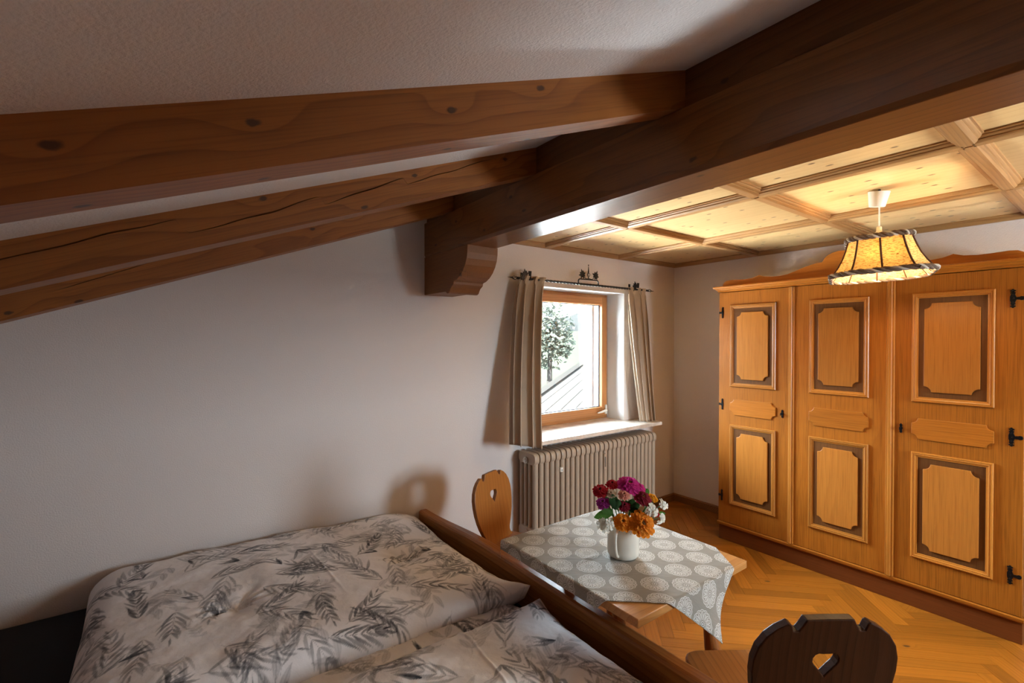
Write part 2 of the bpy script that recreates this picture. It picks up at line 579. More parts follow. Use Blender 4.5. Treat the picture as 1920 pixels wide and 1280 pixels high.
plank_mesh = None
random.seed(5)
rest = MB()
cand = []
G = 0.0006
for m in range(-8, 9):
    for k in range(-75, 90):
        for typ in (0, 1):
            if typ == 0:
                p0, q0 = k * PW + m * PL, k * PW - m * PL
                pc, qc = p0 + PL / 2, q0 + PW / 2
                dims = (PL, PW)
                rot = -PI / 4
            else:
                p0, q0 = k * PW + PL + m * PL, (k + 1) * PW - PL - m * PL
                pc, qc = p0 + PW / 2, q0 + PL / 2
                dims = (PL, PW)
                rot = PI / 4
            cx = P0[0] + pc * E1[0] + qc * E2[0]
            cy = P0[1] + pc * E1[1] + qc * E2[1]
            if not (XW - .4 < cx < XE + .4 and YS - .4 < cy < YN + .4):
                continue
            c_, s_ = math.cos(rot), math.sin(rot)
            corners = [(cx + c_ * a - s_ * b, cy + s_ * a + c_ * b) for a, b in
                       ((-PL / 2 + G, -PW / 2 + G), (PL / 2 - G, -PW / 2 + G), (PL / 2 - G, PW / 2 - G), (-PL / 2 + G, PW / 2 - G))]
            cl = clip_poly(corners, XW + .002, XE - .002, YS + .002, YN - .002)
            if len(cl) < 3:
                continue
            full = len(cl) == 4 and all(abs(a[0] - b[0]) + abs(a[1] - b[1]) < 1e-7 for a, b in zip(cl, corners))
            vis = (1.30 < cx < 3.75 and 0.42 < cy) or (cx > 3.6 and cy > 1.95) or (1.9 < cx < 3.75 and 0.12 < cy <= 0.42)
            cand.append((vis, cx, cy, rot, full, cl))
npl = 0
for vis, cx, cy, rot, full, cl in cand:
    dz = random.uniform(-0.0004, 0.0004)
    if vis and npl < 300:
        npl += 1
        if full:
            if plank_mesh is None:
                plank_mesh = MB().box(-PL / 2 + G, PL / 2 - G, -PW / 2 + G, PW / 2 - G, -0.016, 0).mesh('plank')
                plank_mesh.materials.append(M['floor'])
            o = bpy.data.objects.new('plank', plank_mesh)
            COL.objects.link(o)
            o.parent = floor
            o.location = (cx, cy, dz)
            o.rotation_euler = (0, 0, rot)
        else:
            c_, s_ = math.cos(-rot), math.sin(-rot)
            loc = [((x - cx) * c_ - (y - cy) * s_, (x - cx) * s_ + (y - cy) * c_) for x, y in cl]
            o = MB().prism(loc, lambda a, b: (a, b, -0.016), lambda a, b: (a, b, 0)).build('plank', M['floor'], floor, loc=(cx, cy, dz))
            o.rotation_euler = (0, 0, rot)
    else:
        rest.prism(cl, lambda a, b: (a, b, -0.016), lambda a, b, d=dz: (a, b, d))
o = rest.build('parquet_field', M['floor'], floor)
o['kind'] = 'stuff'

# ------------------------------------------------------------------ baseboards
struct(MB().prism([(0, 0), (0.016, 0), (0.016, 0.062), (0.010, 0.073), (0, 0.073)],
                  lambda a, b: (1.42, YN - a, b), lambda a, b: (XE, YN - a, b)).build('baseboard_north', M['base']))
struct(MB().prism([(0, 0), (0.016, 0), (0.016, 0.062), (0.010, 0.073), (0, 0.073)],
                  lambda a, b: (XE - a, 2.12, b), lambda a, b: (XE - a, YN - 0.016, b)).build('baseboard_east', M['base']))

# ------------------------------------------------------------------ wood ceiling: coffered panels and strips
ceil = MB().box(XB0 + 0.05, XE + 0.1, YS, YN, ZP + 0.012, ZP + 0.2).build('ceiling', M['panel'])
struct(ceil)
XS = [2.452, 3.312]
YSs = [2.052, 1.213, 0.418, -0.40, -1.20]
xs = [XB1 - 0.02] + XS + [XE]
ys = [YN] + YSs + [YS]
for i in range(len(xs) - 1):
    for j in range(len(ys) - 1):
        x0, x1, y1, y0 = xs[i], xs[i + 1], ys[j], ys[j + 1]
        o = MB().box(-(x1 - x0) / 2, (x1 - x0) / 2, -(y1 - y0) / 2, (y1 - y0) / 2, 0, 0.012).build('panel', M['panel'], ceil, loc=((x0 + x1) / 2, (y0 + y1) / 2, ZP))
# strip profile: half widths against drop below the panels (stepped ogee)
SPROF = [(0.049, 0.0), (0.049, 0.007), (0.043, 0.009), (0.041, 0.014), (0.036, 0.018), (0.031, 0.020), (0.031, 0.024), (0.026, 0.028), (0.019, 0.032)]


def strip(name, p0, p1, along, mat, parent, cover=False):
    half = [(-w, -d) for w, d in SPROF] + [(w, -d) for w, d in reversed(SPROF)]
    c = ((p0[0] + p1[0]) / 2, (p0[1] + p1[1]) / 2, ZP)
    if along == 'y':
        l = abs(p1[1] - p0[1]) / 2
        mb = MB().prism(half, lambda a, b: (a, -l, b), lambda a, b: (a, l, b))
    else:
        l = abs(p1[0] - p0[0]) / 2
        mb = MB().prism(half, lambda a, b: (-l, a, b), lambda a, b: (l, a, b))
    return mb.build(name, mat, parent, loc=c)


for x in XS:
    for j in range(len(ys) - 1):
        strip('moulding_strip', (x, ys[j] - (0.0 if j == 0 else .012)), (x, ys[j + 1] + (.012 if j < len(ys) - 2 else 0)), 'y', M['strip_y'], ceil)
for y in YSs:
    e = [XB1 - 0.02] + XS + [XE]
    for i in range(3):
        strip('moulding_strip', (e[i] + (.006 if i else 0), y), (e[i + 1] - (.006 if i < 2 else 0), y), 'x', M['strip_x'], ceil)
EDGE = [(0, 0), (0.045, 0), (0.045, -0.007), (0.036, -0.011), (0.026, -0.022), (0.014, -0.032), (0, -0.034)]
MB().prism(EDGE, lambda a, b: (XB1 - .02, YN - a, ZP + b), lambda a, b: (XE, YN - a, ZP + b)).build('edge_moulding', M['strip_x'], ceil)
MB().prism(EDGE, lambda a, b: (XE - a, YS, ZP + b), lambda a, b: (XE - a, YN - .01, ZP + b)).build('edge_moulding', M['strip_y'], ceil)

# ------------------------------------------------------------------ purlin with corbel, infill board
pur = empty('ceiling_beam', (XB0, YN, 0))
tag(pur, 'heavy dark pine ceiling beam running from the window wall with a carved corbel', 'beam')
CH = 0.017
bpoly = [(XB0 + CH * .55, ZS), (XB1 - CH * .55, ZS), (XB1, ZS + CH), (XB1, ZB), (XB0, ZB), (XB0, ZS + CH)]
o = MB().prism(bpoly, lambda a, b: (a, YS - .05, b), lambda a, b: (a, YN + .02, b)).build('main_timber', M['beam'], None, bevel=0.002)
inv_parent(o, pur)
o = MB().box(XB0 + 0.018, XB1 - .04, YS - .05, YN + .02, ZB - .002, ZC0 + 0.12).build('infill_board', M['beam'])
inv_parent(o, pur)
# corbel profile in (y, z); top at soffit, from the wall outwards
cp = [(YN + .02, ZS + .001), (2.318, ZS + .001), (2.320, 2.125), (2.328, 2.09), (2.345, 2.055), (2.372, 2.022), (2.405, 1.997), (2.442, 1.980),
      (2.478, 1.972), (2.482, 1.955), (2.498, 1.947), (2.512, 1.938), (2.522, 1.925), (2.530, 1.912), (2.545, 1.905), (2.56, 1.905), (2.58, 1.918), (YN + .02, 1.918)]
o = MB().prism(cp, lambda a, b: (XB0, a, b), lambda a, b: (XB1, a, b)).build('corbel', M['corbel'], None, bevel=0.002)
inv_parent(o, pur)


# ------------------------------------------------------------------ rafters
def rafter(yf, label, crack=None, seed=0):
    W, D, x0, x1 = 0.102, 0.124, XW - 0.1, XB0 + 0.02
    root = empty('rafter', (XB0, yf, 0))
    tag(root, label, 'rafter', 'sloping rafters')
    zt = lambda x: zc(x) + 0.02
    zb = lambda x: zc(x) - D
    L = (x1 - x0)
    NX = 150
    rows = 9
    mb = MB()
    rr = random.Random(seed)
    # local frame: along slope on x so the grain follows the timber
    ang = math.atan(SLOPE)
    v = []
    for i in range(NX + 1):
        x = x0 + L * i / NX
        b, t_ = zb(x), zt(x)
        H = t_ - b
        cfrac, cw = (0.5, 0.0)
        if crack:
            cfrac, cw = crack(x)
        zs_ = [0, 0.12, 0.28]
        hw = cw / 2 / H
        fr = [0.0, 0.25 * (cfrac - hw), 0.6 * (cfrac - hw), cfrac - hw, cfrac, cfrac + hw, cfrac + hw + 0.4 * (1 - cfrac - hw), cfrac + hw + .75 * (1 - cfrac - hw), 1.0]
        for j, q in enumerate(fr):
            dep = 0.0
            if j == 4 and cw > 0:
                dep = min(0.012, cw * 4)
            v.append((x, dep, b + H * q))
    f = []
    for i in range(NX):
        for j in range(rows - 1):
            a = i * rows + j
            f.append((a, a + 1, a + rows + 1, a + rows))
    nb = len(v)
    v += [(x0, W, zb(x0)), (x0, W, zt(x0)), (x1, W, zb(x1)), (x1, W, zt(x1))]
    # bottom, top, back, ends (bottom as strip)
    bot = [i * rows for i in range(NX + 1)]
    top = [i * rows + rows - 1 for i in range(NX + 1)]
    f.append(tuple(bot) + (nb + 2, nb))
    f.append(tuple(reversed(top)) + (nb + 1, nb + 3))
    f.append((nb, nb + 2, nb + 3, nb + 1))
    f.append(tuple(range(rows)) + (nb + 1, nb))
    f.append(tuple(range(NX * rows + rows - 1, NX * rows - 1, -1)) + (nb + 2, nb + 3))
    mb.add(v, f)
    # rotate into the grain frame
    ca, sa = math.cos(-ang), math.sin(-ang)
    loc = []
    for (x, y, z) in mb.v:
        X, Z = x - XB0, z - zc(XB0)
        loc.append((X * ca - Z * sa, y, X * sa + Z * ca))
    mb.v = loc
    o = mb.build('timber', M['rafter'], root)
    o.location = (0, 0, zc(XB0))
    o.rotation_euler = (0, -ang, 0)
    return root


def lerp_pts(pts, x):
    for (a, b, w0), (c, d, w1) in zip(pts, pts[1:]):
        if a <= x <= c:
            q = (x - a) / (c - a)
            return b + (d - b) * q, w0 + (w1 - w0) * q
    return (pts[0][1], pts[0][2]) if x < pts[0][0] else (pts[-1][1], pts[-1][2])


CR = [(-1.3, .55, .002), (-0.30, .62, .004), (-0.12, .74, .005), (0.02, .78, .002), (0.035, .75, .0), (0.05, .40, .0), (0.06, .38, .001), (0.16, .44, .004), (0.29, .52, .006),
      (0.42, .68, .003), (0.44, .68, .0), (0.452, .44, .0), (0.46, .44, .001), (0.56, .56, .006), (0.68, .70, .006), (0.74, .76, .002), (0.75, .76, 0), (0.757, .56, 0), (0.765, .56, .002), (0.85, .64, .005), (0.95, .70, .004), (1.12, .86, .003), (1.25, .93, 0), (1.5, .93, 0)]


def crack2(x):
    a, w = lerp_pts(CR, x)
    return max(0.05, min(0.95, a * 0.86 + 0.012 * math.sin(x * 37))), w


rafter(0.935, 'broad pine rafter nearest the camera, crossing the top of the picture', None, 1)
rafter(1.722, 'middle pine rafter split by a long dark drying crack', crack2, 2)
CR3 = [(-1.3, .5, 0), (-0.35, .45, 0), (-0.28, .5, .003), (-0.1, .62, .003), (0.0, .72, .002), (0.02, .74, 0), (1.5, .6, 0)]
rafter(2.510, 'lowest pine rafter lying close along the window wall', lambda x: lerp_pts(CR3, x), 3)

# ------------------------------------------------------------------ window
win = empty('window_1', (2.86, YN + 0.205, WZ0))
struct(win)


def wchild(mb, name, mat, parent=win, **k):
    o = mb.build(name, mat, None, **k)
    if parent is win:
        inv_parent(o, win)
    return o


FY = YN + 0.205     # room face of the fixed frame
fw = 0.032


def frame_bars(name, x0, x1, z0, z1, w, y0, y1, wb=None, wt=None, bev=0.004):
    wb = wb or w
    wt = wt or w
    wchild(MB().box(x0, x0 + w, y0, y1, z0, z1), name + '_stile', M['win_z'], bevel=bev)
    wchild(MB().box(x1 - w, x1, y0, y1, z0, z1), name + '_stile', M['win_z'], bevel=bev)
    wchild(MB().box(x0 + w, x1 - w, y0, y1, z1 - wt, z1), name + '_rail', M['win'], bevel=bev)
    wchild(MB().box(x0 + w, x1 - w, y0, y1, z0, z0 + wb), name + '_rail', M['win'], bevel=bev)


frame_bars('frame', WX0 + .006, WX1 - .006, WZ0, WZ1 - .004, fw, FY, FY + 0.075)
sx0, sx1, sz0, sz1 = WX0 + .030, WX1 - .030, WZ0 + 0.030, WZ1 - .030
frame_bars('sash', sx0, sx1, sz0, sz1, 0.066, FY - 0.022, FY + 0.05, wb=0.078, wt=0.072)
gx0, gx1, gz0, gz1 = sx0 + .066, sx1 - .066, sz0 + .078, sz1 - .072
wchild(MB().box(gx0, gx1, FY + .012, FY + .018, gz0, gz1), 'pane', M['glass'])
g = MB()
for b in ((gx0, gx0 + .006, gz0, gz1), (gx1 - .006, gx1, gz0, gz1), (gx0, gx1, gz0, gz0 + .006), (gx0, gx1, gz1 - .006, gz1)):
    g.box(b[0], b[1], FY + .018, FY + .03, b[2], b[3])
wchild(g, 'gasket', M['gasket'])
# handle gear at the lower right corner
hz = gz0 - 0.03
mb = MB().box(sx1 - .030, sx1 - .010, FY - .034, FY - .022, hz - .035, hz + .05)
mb.tube([(sx1 - .02, FY - .036, hz - .002), (sx1 - .05, FY - .05, hz), (sx1 - .10, FY - .055, hz - .008), (sx1 - .155, FY - .052, hz - .014)], [.010, .011, .010, .006], 8)
wchild(mb, 'handle', M['white_plastic'], auto=40)
wchild(MB().lathe([(.007, 0), (.007, .04)], 10, (sx1 + .004, FY - .028, hz - .055)), 'hinge', M['steel'])
# sill board
wchild(MB().box(2.175, 3.612, 2.618, YN, WZ0 - .030, WZ0).box(WX0, WX1, YN, FY + .02, WZ0 - .030, WZ0 - .0005), 'window_sill', M['marble'], bevel=0.003)
# outer jamb lining (weathered light grey boards) and a folded-back shutter
out_grey = wood('weathered_grey_boards', (0.46, 0.47, 0.48), (0.33, 0.33, 0.34), axis='Z', ring=40, rough=0.8, fiber=0.4)
mb = MB()
mb.box(WX1 - .062, WX1 - .03, FY + .075, YN + SW + .05, WZ0, WZ1)
mb.box(WX0 + .03, WX0 + .062, FY + .075, YN + SW + .05, WZ0, WZ1)
wchild(mb, 'outer_jamb', out_grey)
wchild(MB().box(WX1 - .09, WX1 - .062, YN + SW - .02, YN + SW + .09, WZ0 + .02, WZ1), 'blind_rail', simple('dark_rail', (0.10, 0.10, 0.11), 0.6))

# ------------------------------------------------------------------ second window behind the camera (the room's other daylight)
win2 = empty('window_2', ((DX0 + DX1) / 2, YS - .26, DZ0))
struct(win2)
for nm, bb in (('sash_stile', (DX0, DX0 + .085, DZ0, DZ1)), ('sash_stile', (DX1 - .085, DX1, DZ0, DZ1)), ('sash_rail', (DX0 + .085, DX1 - .085, DZ0, DZ0 + .09)), ('sash_rail', (DX0 + .085, DX1 - .085, DZ1 - .085, DZ1))):
    inv_parent(MB().box(bb[0], bb[1], YS - .29, YS - .22, bb[2], bb[3]).build(nm, M['win_z'], bevel=.004), win2)
inv_parent(MB().box(DX0 + .085, DX1 - .085, YS - .26, YS - .254, DZ0 + .09, DZ1 - .085).build('pane', M['glass']), win2)
inv_parent(MB().box(DX0 - .05, DX1 + .05, YS - .22, YS + .06, DZ0 - .03, DZ0).build('window_sill', M['marble']), win2)

# ================================================================== WARDROBE
XF = 3.643
WY0, WY1 = 0.392, 2.100
ward = empty('wardrobe', (XF, (WY0 + WY1) / 2, 0))
tag(ward, 'three-door rustic oak wardrobe with raised panels and black iron hinges', 'wardrobe')


def wp(mb, name, mat, **k):
    return inv_parent(mb.build(name, mat, None, **k), ward)


XK = XE - 0.02
bodymb = MB()
bodymb.box(XF + .024, XK, WY1 - .022, WY1 - .002, .13, 2.012)
bodymb.box(XF + .024, XK, WY0 + .002, WY0 + .022, .13, 2.012)
bodymb.box(XF + .024, XK, WY0 + .022, WY1 - .022, 1.99, 2.012)
bodymb.box(XF + .024, XK, WY0 + .022, WY1 - .022, .13, .15)
bodymb.box(XK - .01, XK, WY0 + .022, WY1 - .022, .15, 1.99)
wp(bodymb, 'carcass', M['oak'])
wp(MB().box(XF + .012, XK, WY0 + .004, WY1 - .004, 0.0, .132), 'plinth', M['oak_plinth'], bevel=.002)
# plinth ledge
LED = [(0.012, .118), (-.004, .122), (-.008, .130), (-.010, .143), (-.002, .148), (.03, .148), (.03, .118)]
wp(MB().prism(LED, lambda a, b: (XF + a, WY0 - .003, b), lambda a, b: (XF + a, WY1 + .003, b)), 'plinth_ledge', M['oak_y'])
# cornice
CORN = [(.03, 2.008), (0.0, 2.008), (-.006, 2.012), (-.006, 2.020), (-.014, 2.023), (-.020, 2.031), (-.030, 2.036), (-.034, 2.043), (-.034, 2.050), (-.026, 2.054), (.06, 2.054), (.06, 2.008)]


def sweep_u(prof, ox, y0, y1, xback):
    """profile swept round three sides (left return, front, right return) with mitres"""
    v, f = [], []
    n = len(prof)
    for p in (0, 1, 2, 3):
        for a, b in prof:
            d = -a
            if p == 0:
                v.append((xback, y1 + d, b))
            elif p == 1:
                v.append((ox - d, y1 + d, b))
            elif p == 2:
                v.append((ox - d, y0 - d, b))
            else:
                v.append((xback, y0 - d, b))
    for p in range(3):
        for i in range(n):
            j = (i + 1) % n
            f.append((p * n + i, p * n + j, (p + 1) * n + j, (p + 1) * n + i))
    return MB().add(v, f)


wp(sweep_u(CORN[:-1], XF, WY0, WY1, XK), 'cornice', M['oak_y'])
wp(MB().box(XF - .002, XK, WY0 - .002, WY1 + .002, 2.050, 2.055), 'top_board', M['oak_y'])
# carved crown board, symmetric about the middle
yc = (WY0 + WY1) / 2
half = [(0.0, 2.226), (0.03, 2.225), (0.06, 2.219), (0.09, 2.205), (0.108, 2.188), (0.117, 2.170), (0.124, 2.162), (0.16, 2.160), (0.20, 2.152), (0.25, 2.138), (0.30, 2.120),
        (0.35, 2.105), (0.40, 2.099), (0.46, 2.099), (0.51, 2.105), (0.545, 2.116), (0.556, 2.121), (0.566, 2.117), (0.60, 2.106), (0.66, 2.100), (0.72, 2.102), (0.78, 2.106), (0.815, 2.103), (0.835, 2.092), (0.846, 2.075), (0.852, 2.05)]
poly = [(yc + a, z) for a, z in reversed(half)] + [(yc - a, z) for a, z in half[1:]]
wp(MB().prism(poly, lambda a, b: (3.69, a, b), lambda a, b: (3.708, a, b)), 'crown_board', M['oak_y'])


def notched(y0, y1, z0, z1, r, k=6):
    """rectangle with concave quarter-round corners"""
    pts = []
    for cy, cz, a0 in ((y0, z0, 90), (y1, z0, 180), (y1, z1, 270), (y0, z1, 0)):
        arc = [(cy + r * math.cos(R(a0 - 90 * i / k)), cz + r * math.sin(R(a0 - 90 * i / k))) for i in range(k + 1)]
        pts += arc
    return pts


def panel_frame(y0, y1, z0, z1):
    """stepped moulding frame proud of the door face (local: x away from room negative)"""
    prof = [(0, 0), (0, -.008), (.004, -.013), (.009, -.013), (.011, -.010), (.015, -.012), (.020, -.010), (.022, -.006), (.029, -.005), (.031, 0.0)]
    n = len(prof)
    v, f = [], []
    for (sy, sz) in ((0, 0), (1, 0), (1, 1), (0, 1)):
        for a, h in prof:
            v.append((h, (y0 + a) if sy == 0 else (y1 - a), (z0 + a) if sz == 0 else (z1 - a)))
    for p in range(4):
        q = (p + 1) % 4
        for i in range(n - 1):
            f.append((p * n + i, p * n + i + 1, q * n + i + 1, q * n + i))
    return MB().add(v, f)


def hinge_mesh():
    """wrought strap hinge: baluster plate with side spurs and a knuckle arm (towards +y)"""
    half_ = [(0, .046), (.004, .045), (.006, .041), (.012, .040), (.013, .036), (.007, .035), (.006, .031), (.011, .028), (.012, .025), (.008, .022), (.010, .016), (.013, .010), (.015, .006), (.030, .007), (.036, .010), (.044, .009), (.048, .004)]
    right = half_ + [(y, -z) for y, z in reversed(half_)]
    left_h = [(-.004, .045), (-.006, .041), (-.012, .040), (-.013, .036), (-.007, .035), (-.006, .031), (-.011, .028), (-.012, .025), (-.008, .022), (-.010, .016), (-.013, .010), (-.013, .004)]
    left = [(y, -z) for y, z in left_h] + list(reversed(left_h))
    poly = right + left
    mb = MB().prism(poly, lambda a, b: (0, a, b), lambda a, b: (-.004, a * .94, b * .97))
    for (y, z) in ((0, .036), (0, -.036), (0, .018), (0, -.018), (.004, 0)):
        mb.lathe([(.0042, 0), (.003, .0022), (.001, .003)], 8)
        # last lathe verts: turn from z-axis to -x axis and move
        k = 24
        for i in range(len(mb.v) - k, len(mb.v)):
            a, b, c = mb.v[i]
            mb.v[i] = (-.004 - c, y + a, z + b)
    return mb


hm = hinge_mesh().mesh('hinge')
hm.materials.append(M['hinge'])


def key_plate():
    pts = []
    prof = [(0, .030), (.004, .028), (.004, .024), (.008, .022), (.008, .018), (.005, .016), (.006, .008), (.009, .004), (.009, -.004), (.006, -.008), (.005, -.016), (.008, -.018), (.008, -.022), (.004, -.024), (.004, -.028), (0, -.030)]
    pts = prof + [(-a, b) for a, b in reversed(prof[1:-1])]
    mb = MB().prism(pts, lambda a, b: (0, a, b), lambda a, b: (-.004, a * .9, b * .97))
    mb.tube([(-.004, 0, 0), (-.024, 0, 0)], .0028, 8)
    mb.tube([(-.024 - .009 * math.cos(a), 0, .009 * math.sin(a)) for a in [i * PI / 6 - PI for i in range(13)]], .0022, 6)
    return mb


km = key_plate().mesh('key')
km.materials.append(M['hinge'])

doors = [(1.567, 2.096, 1.650, 2.000, 'L', 1.604), (0.986, 1.528, 1.077, 1.426, None, None), (0.396, 0.946, 0.507, 0.861, 'R', 0.912)]
for i, (dy0, dy1, py0, py1, hs, ky) in enumerate(doors):
    d = inv_parent(MB().box(XF, XF + .022, dy0, dy1, .150, 2.004).build('door', M['oak'], None, bevel=.0025), ward)

    def dsub(mb, name, mat, **k):
        mb.v = [(x + XF, y, z) for x, y, z in mb.v]
        o = mb.build(name, mat, None, **k)
        o.parent = d
        return o
    for (z0, z1) in ((1.250, 1.900), (0.310, 0.948)):
        dsub(panel_frame(py0, py1, z0, z1), 'panel_moulding', M['oak_trim'])
        dsub(MB().box(-.0015, .002, py0 + .02, py1 - .02, z0 + .02, z1 - .02), 'sunk_field', M['oak_dark'])
        dsub(MB().prism(notched(py0 + .056, py1 - .056, z0 + .062, z1 - .062, .034), lambda a, b: (-.0012, a, b), lambda a, b: (-.011, a, b)), 'raised_panel', M['oak_panel'], bevel=.003)
    dsub(MB().prism(notched(py0, py1, 1.026, 1.152, .030), lambda a, b: (.002, a, b), lambda a, b: (-.009, a, b)), 'rail_plaque', M['oak_y'], bevel=.003)
    if hs:
        for z in (1.842, 1.102, 0.362):
            o = bpy.data.objects.new('hinge', hm)
            COL.objects.link(o)
            o.parent = d
            o.location = (XF - .0005, dy1 - .030 if hs == 'L' else dy0 + .046, z)
            if hs == 'R':
                o.rotation_euler = (PI, 0, 0)
            sc = 1.0 if hs == 'L' else 1.12
            o.scale = (1, .62 if hs == 'L' else .9, sc)
    if ky:
        o = bpy.data.objects.new('key', km)
        COL.objects.link(o)
        o.parent = d
        o.location = (XF - .0005, ky, 1.080)
for (y0, y1) in ((1.524, 1.568), (0.944, 0.988)):
    pr = [(-.0005, y0), (-.010, y0 + .004), (-.010, y0 + .012), (-.016, y0 + .016), (-.016, y1 - .016), (-.010, y1 - .012), (-.010, y1 - .004), (-.0005, y1)]
    wp(MB().prism(pr, lambda a, b: (XF + a, b, .150), lambda a, b: (XF + a, b, 2.004)), 'cover_strip', M['oak_trim'])

# ================================================================== RADIATOR
rad = empty('radiator', (2.86, 2.74, 0.0))
tag(rad, 'beige column radiator below the window sill', 'radiator')
RX0, RX1, RY0, RY1, RZ0, RZ1 = 2.148, 3.568, 2.640, 2.842, 0.150, 0.792
NS = 27
pitch = (RX1 - RX0) / NS


def rad_section():
    mb = MB()
    w = pitch * 0.40
    ncol = 4
    dy = (RY1 - RY0) / ncol
    hh = RZ1 - RZ0
    # outline slab (rounded top and bottom) thinner than the columns
    for c in range(ncol):
        y = RY0 + dy * (c + .5)
        ry = dy * 0.40
        top = RZ1 - .030
        pts = []
        prof = [(0.55, RZ0 + .018), (0.95, RZ0 + .045), (1.0, RZ0 + .08), (1.0, top - .04), (0.95, top), (0.6, top + .02)]
        seg = 10
        v = []
        for s_, z in prof:
            for k in range(seg):
                a = 2 * PI * k / seg
                v.append((w * s_ * math.cos(a), y + ry * s_ * math.sin(a), z))
        f = [(i * seg + k, i * seg + (k + 1) % seg, (i + 1) * seg + (k + 1) % seg, (i + 1) * seg + k) for i in range(len(prof) - 1) for k in range(seg)]
        f += [tuple(range(seg - 1, -1, -1)), tuple(range((len(prof) - 1) * seg, len(prof) * seg))]
        mb.add(v, f)
    # rounded headers top and bottom running front to back
    def header(zc_, hz_):
        outline = []
        r = .034
        y0, y1, z0, z1 = RY0, RY1, zc_ - hz_, zc_ + hz_
        for (cy, cz, a0) in ((y1 - r, z1 - r, 0), (y0 + r, z1 - r, 90), (y0 + r, z0 + r, 180), (y1 - r, z0 + r, 270)):
            for k in range(6):
                a = R(a0 + 90 * k / 5)
                outline.append((cy + r * math.cos(a), cz + r * math.sin(a)))
        n = len(outline)
        cy, cz = (y0 + y1) / 2, zc_
        v = []
        for x, s_ in ((-w, .90), (-w * .55, 1.0), (w * .55, 1.0), (w, .90)):
            for a, b in outline:
                v.append((x, cy + (a - cy) * (1 - (1 - s_) * .35), cz + (b - cz) * s_))
        f = [(i * n + k, i * n + (k + 1) % n, (i + 1) * n + (k + 1) % n, (i + 1) * n + k) for i in range(3) for k in range(n)]
        f += [tuple(range(n - 1, -1, -1)), tuple(range(3 * n, 4 * n))]
        mb.add(v, f)
    header(RZ1 - .045, .045)
    header(RZ0 + .045, .045)
    # connecting nipples
    for z in (RZ1 - .06, RZ0 + .055):
        v0 = len(mb.v)
        mb.lathe([(.016, -pitch / 2), (.016, pitch / 2)], 8)
        for i in range(v0, len(mb.v)):
            a, b, c = mb.v[i]
            mb.v[i] = (c, (RY0 + RY1) / 2 + a, z + b)
    return mb


rm = rad_section().mesh('section')
rm.materials.append(M['radiator'])
rm.polygons.foreach_set('use_smooth', [True] * len(rm.polygons))
bm = bmesh.new(); bm.from_mesh(rm)
for e in bm.edges:
    if len(e.link_faces) == 2 and e.calc_face_angle(0) > R(50):
        e.smooth = False
bm.to_mesh(rm); bm.free()
for i in range(NS):
    o = bpy.data.objects.new('section', rm)
    COL.objects.link(o)
    o.location = (RX0 + pitch * (i + .5), 0, 0)
    inv_parent(o, rad)


def xlathe(prof, c, seg=16):
    mb = MB().lathe(prof, seg)
    mb.v = [(c[0] + z, c[1] + x, c[2] + y) for x, y, z in mb.v]
    return mb


inv_parent(xlathe([(.024, 0.004), (.024, -.006), (.017, -.007), (.017, -.014), (.009, -.015), (.008, -.022)], (RX0, 2.80 - .055, RZ1 - .06)).build('end_plug', M['steel'], auto=40), rad)
o = MB().box(2.392, 2.418, RY0 - .008, RY0 + .008, .628, .660).build('wall_tag', M['white_plastic'])
inv_parent(o, rad)
o.name = 'meter_clip'
inv_parent(MB().lathe([(.005, 0), (.004, .004)], 10, (2.405, RY0 - .012, .640)).build('clip_screw', M['dark_plastic']), rad)
inv_parent(MB().box(2.868, 2.894, RY0 - .010, RY0 + .012, .570, .695).build('heat_meter', M['radiator'], bevel=.003), rad)
inv_parent(MB().box(2.874, 2.888, RY0 - .0108, RY0 - .0095, .59, .672).build('meter_scale', M['valve']), rad)
inv_parent(xlathe([(.014, -.03), (.014, .01), (.022, .012), (.024, .05), (.020, .062)], (RX1 + .012, 2.735, .735)).build('thermostat_valve', M['valve'], auto=40), rad)
inv_parent(MB().tube([(RX1 + .02, 2.735, .735), (RX1 + .02, 2.80, .73), (RX1 + .02, YN - .004, .73)], .010, 8).build('supply_pipe', M['steel']), rad)
inv_parent(MB().tube([(RX0 + .03, 2.74, RZ0 + .02), (RX0 + .03, 2.74, .0)], .011, 8).build('supply_pipe', M['radiator']), rad)
inv_parent(MB().tube([(RX1 - .03, 2.74, RZ0 + .02), (RX1 - .03, 2.74, .0)], .011, 8).build('foot', M['radiator']), rad)

# ================================================================== CURTAIN ROD
YR, ZR = 2.770, 2.077
rod = empty('curtain_rod', (2.86, YR, ZR))
tag(rod, 'twisted wrought-iron curtain rod with ivy leaves and a scrolled crest', 'curtain rod')


def rp(mb, name, mat=None, **k):
    return inv_parent(mb.build(name, mat or M['iron'], None, **k), rod)


n = 220
rp(MB().tube([(2.09 + (3.60 - 2.09) * i / n, YR, ZR) for i in range(n + 1)], .0100, 4, twist=.30), 'twisted_bar')
for sgn, xe in ((-1, 2.09), (1, 3.60)):
    mb = MB()
    for k in range(4):
        pts = []
        for i in range(13):
            q = i / 12
            a = PI / 2 * k + 2.2 * q
            r = .003 + .011 * math.sin(PI * q)
            pts.append((xe + sgn * .048 * q, YR + r * math.cos(a), ZR + r * math.sin(a)))
        mb.tube(pts, .0022, 5)
    mb.tube([(xe + sgn * .046, YR, ZR), (xe + sgn * .052, YR, ZR), (xe + sgn * .090, YR, ZR + .001)], [.006, .0055, .001], 8)
    mb.tube([(xe - sgn * .012, YR, ZR), (xe + sgn * .004, YR, ZR)], .009, 8)
    rp(mb, 'finial')


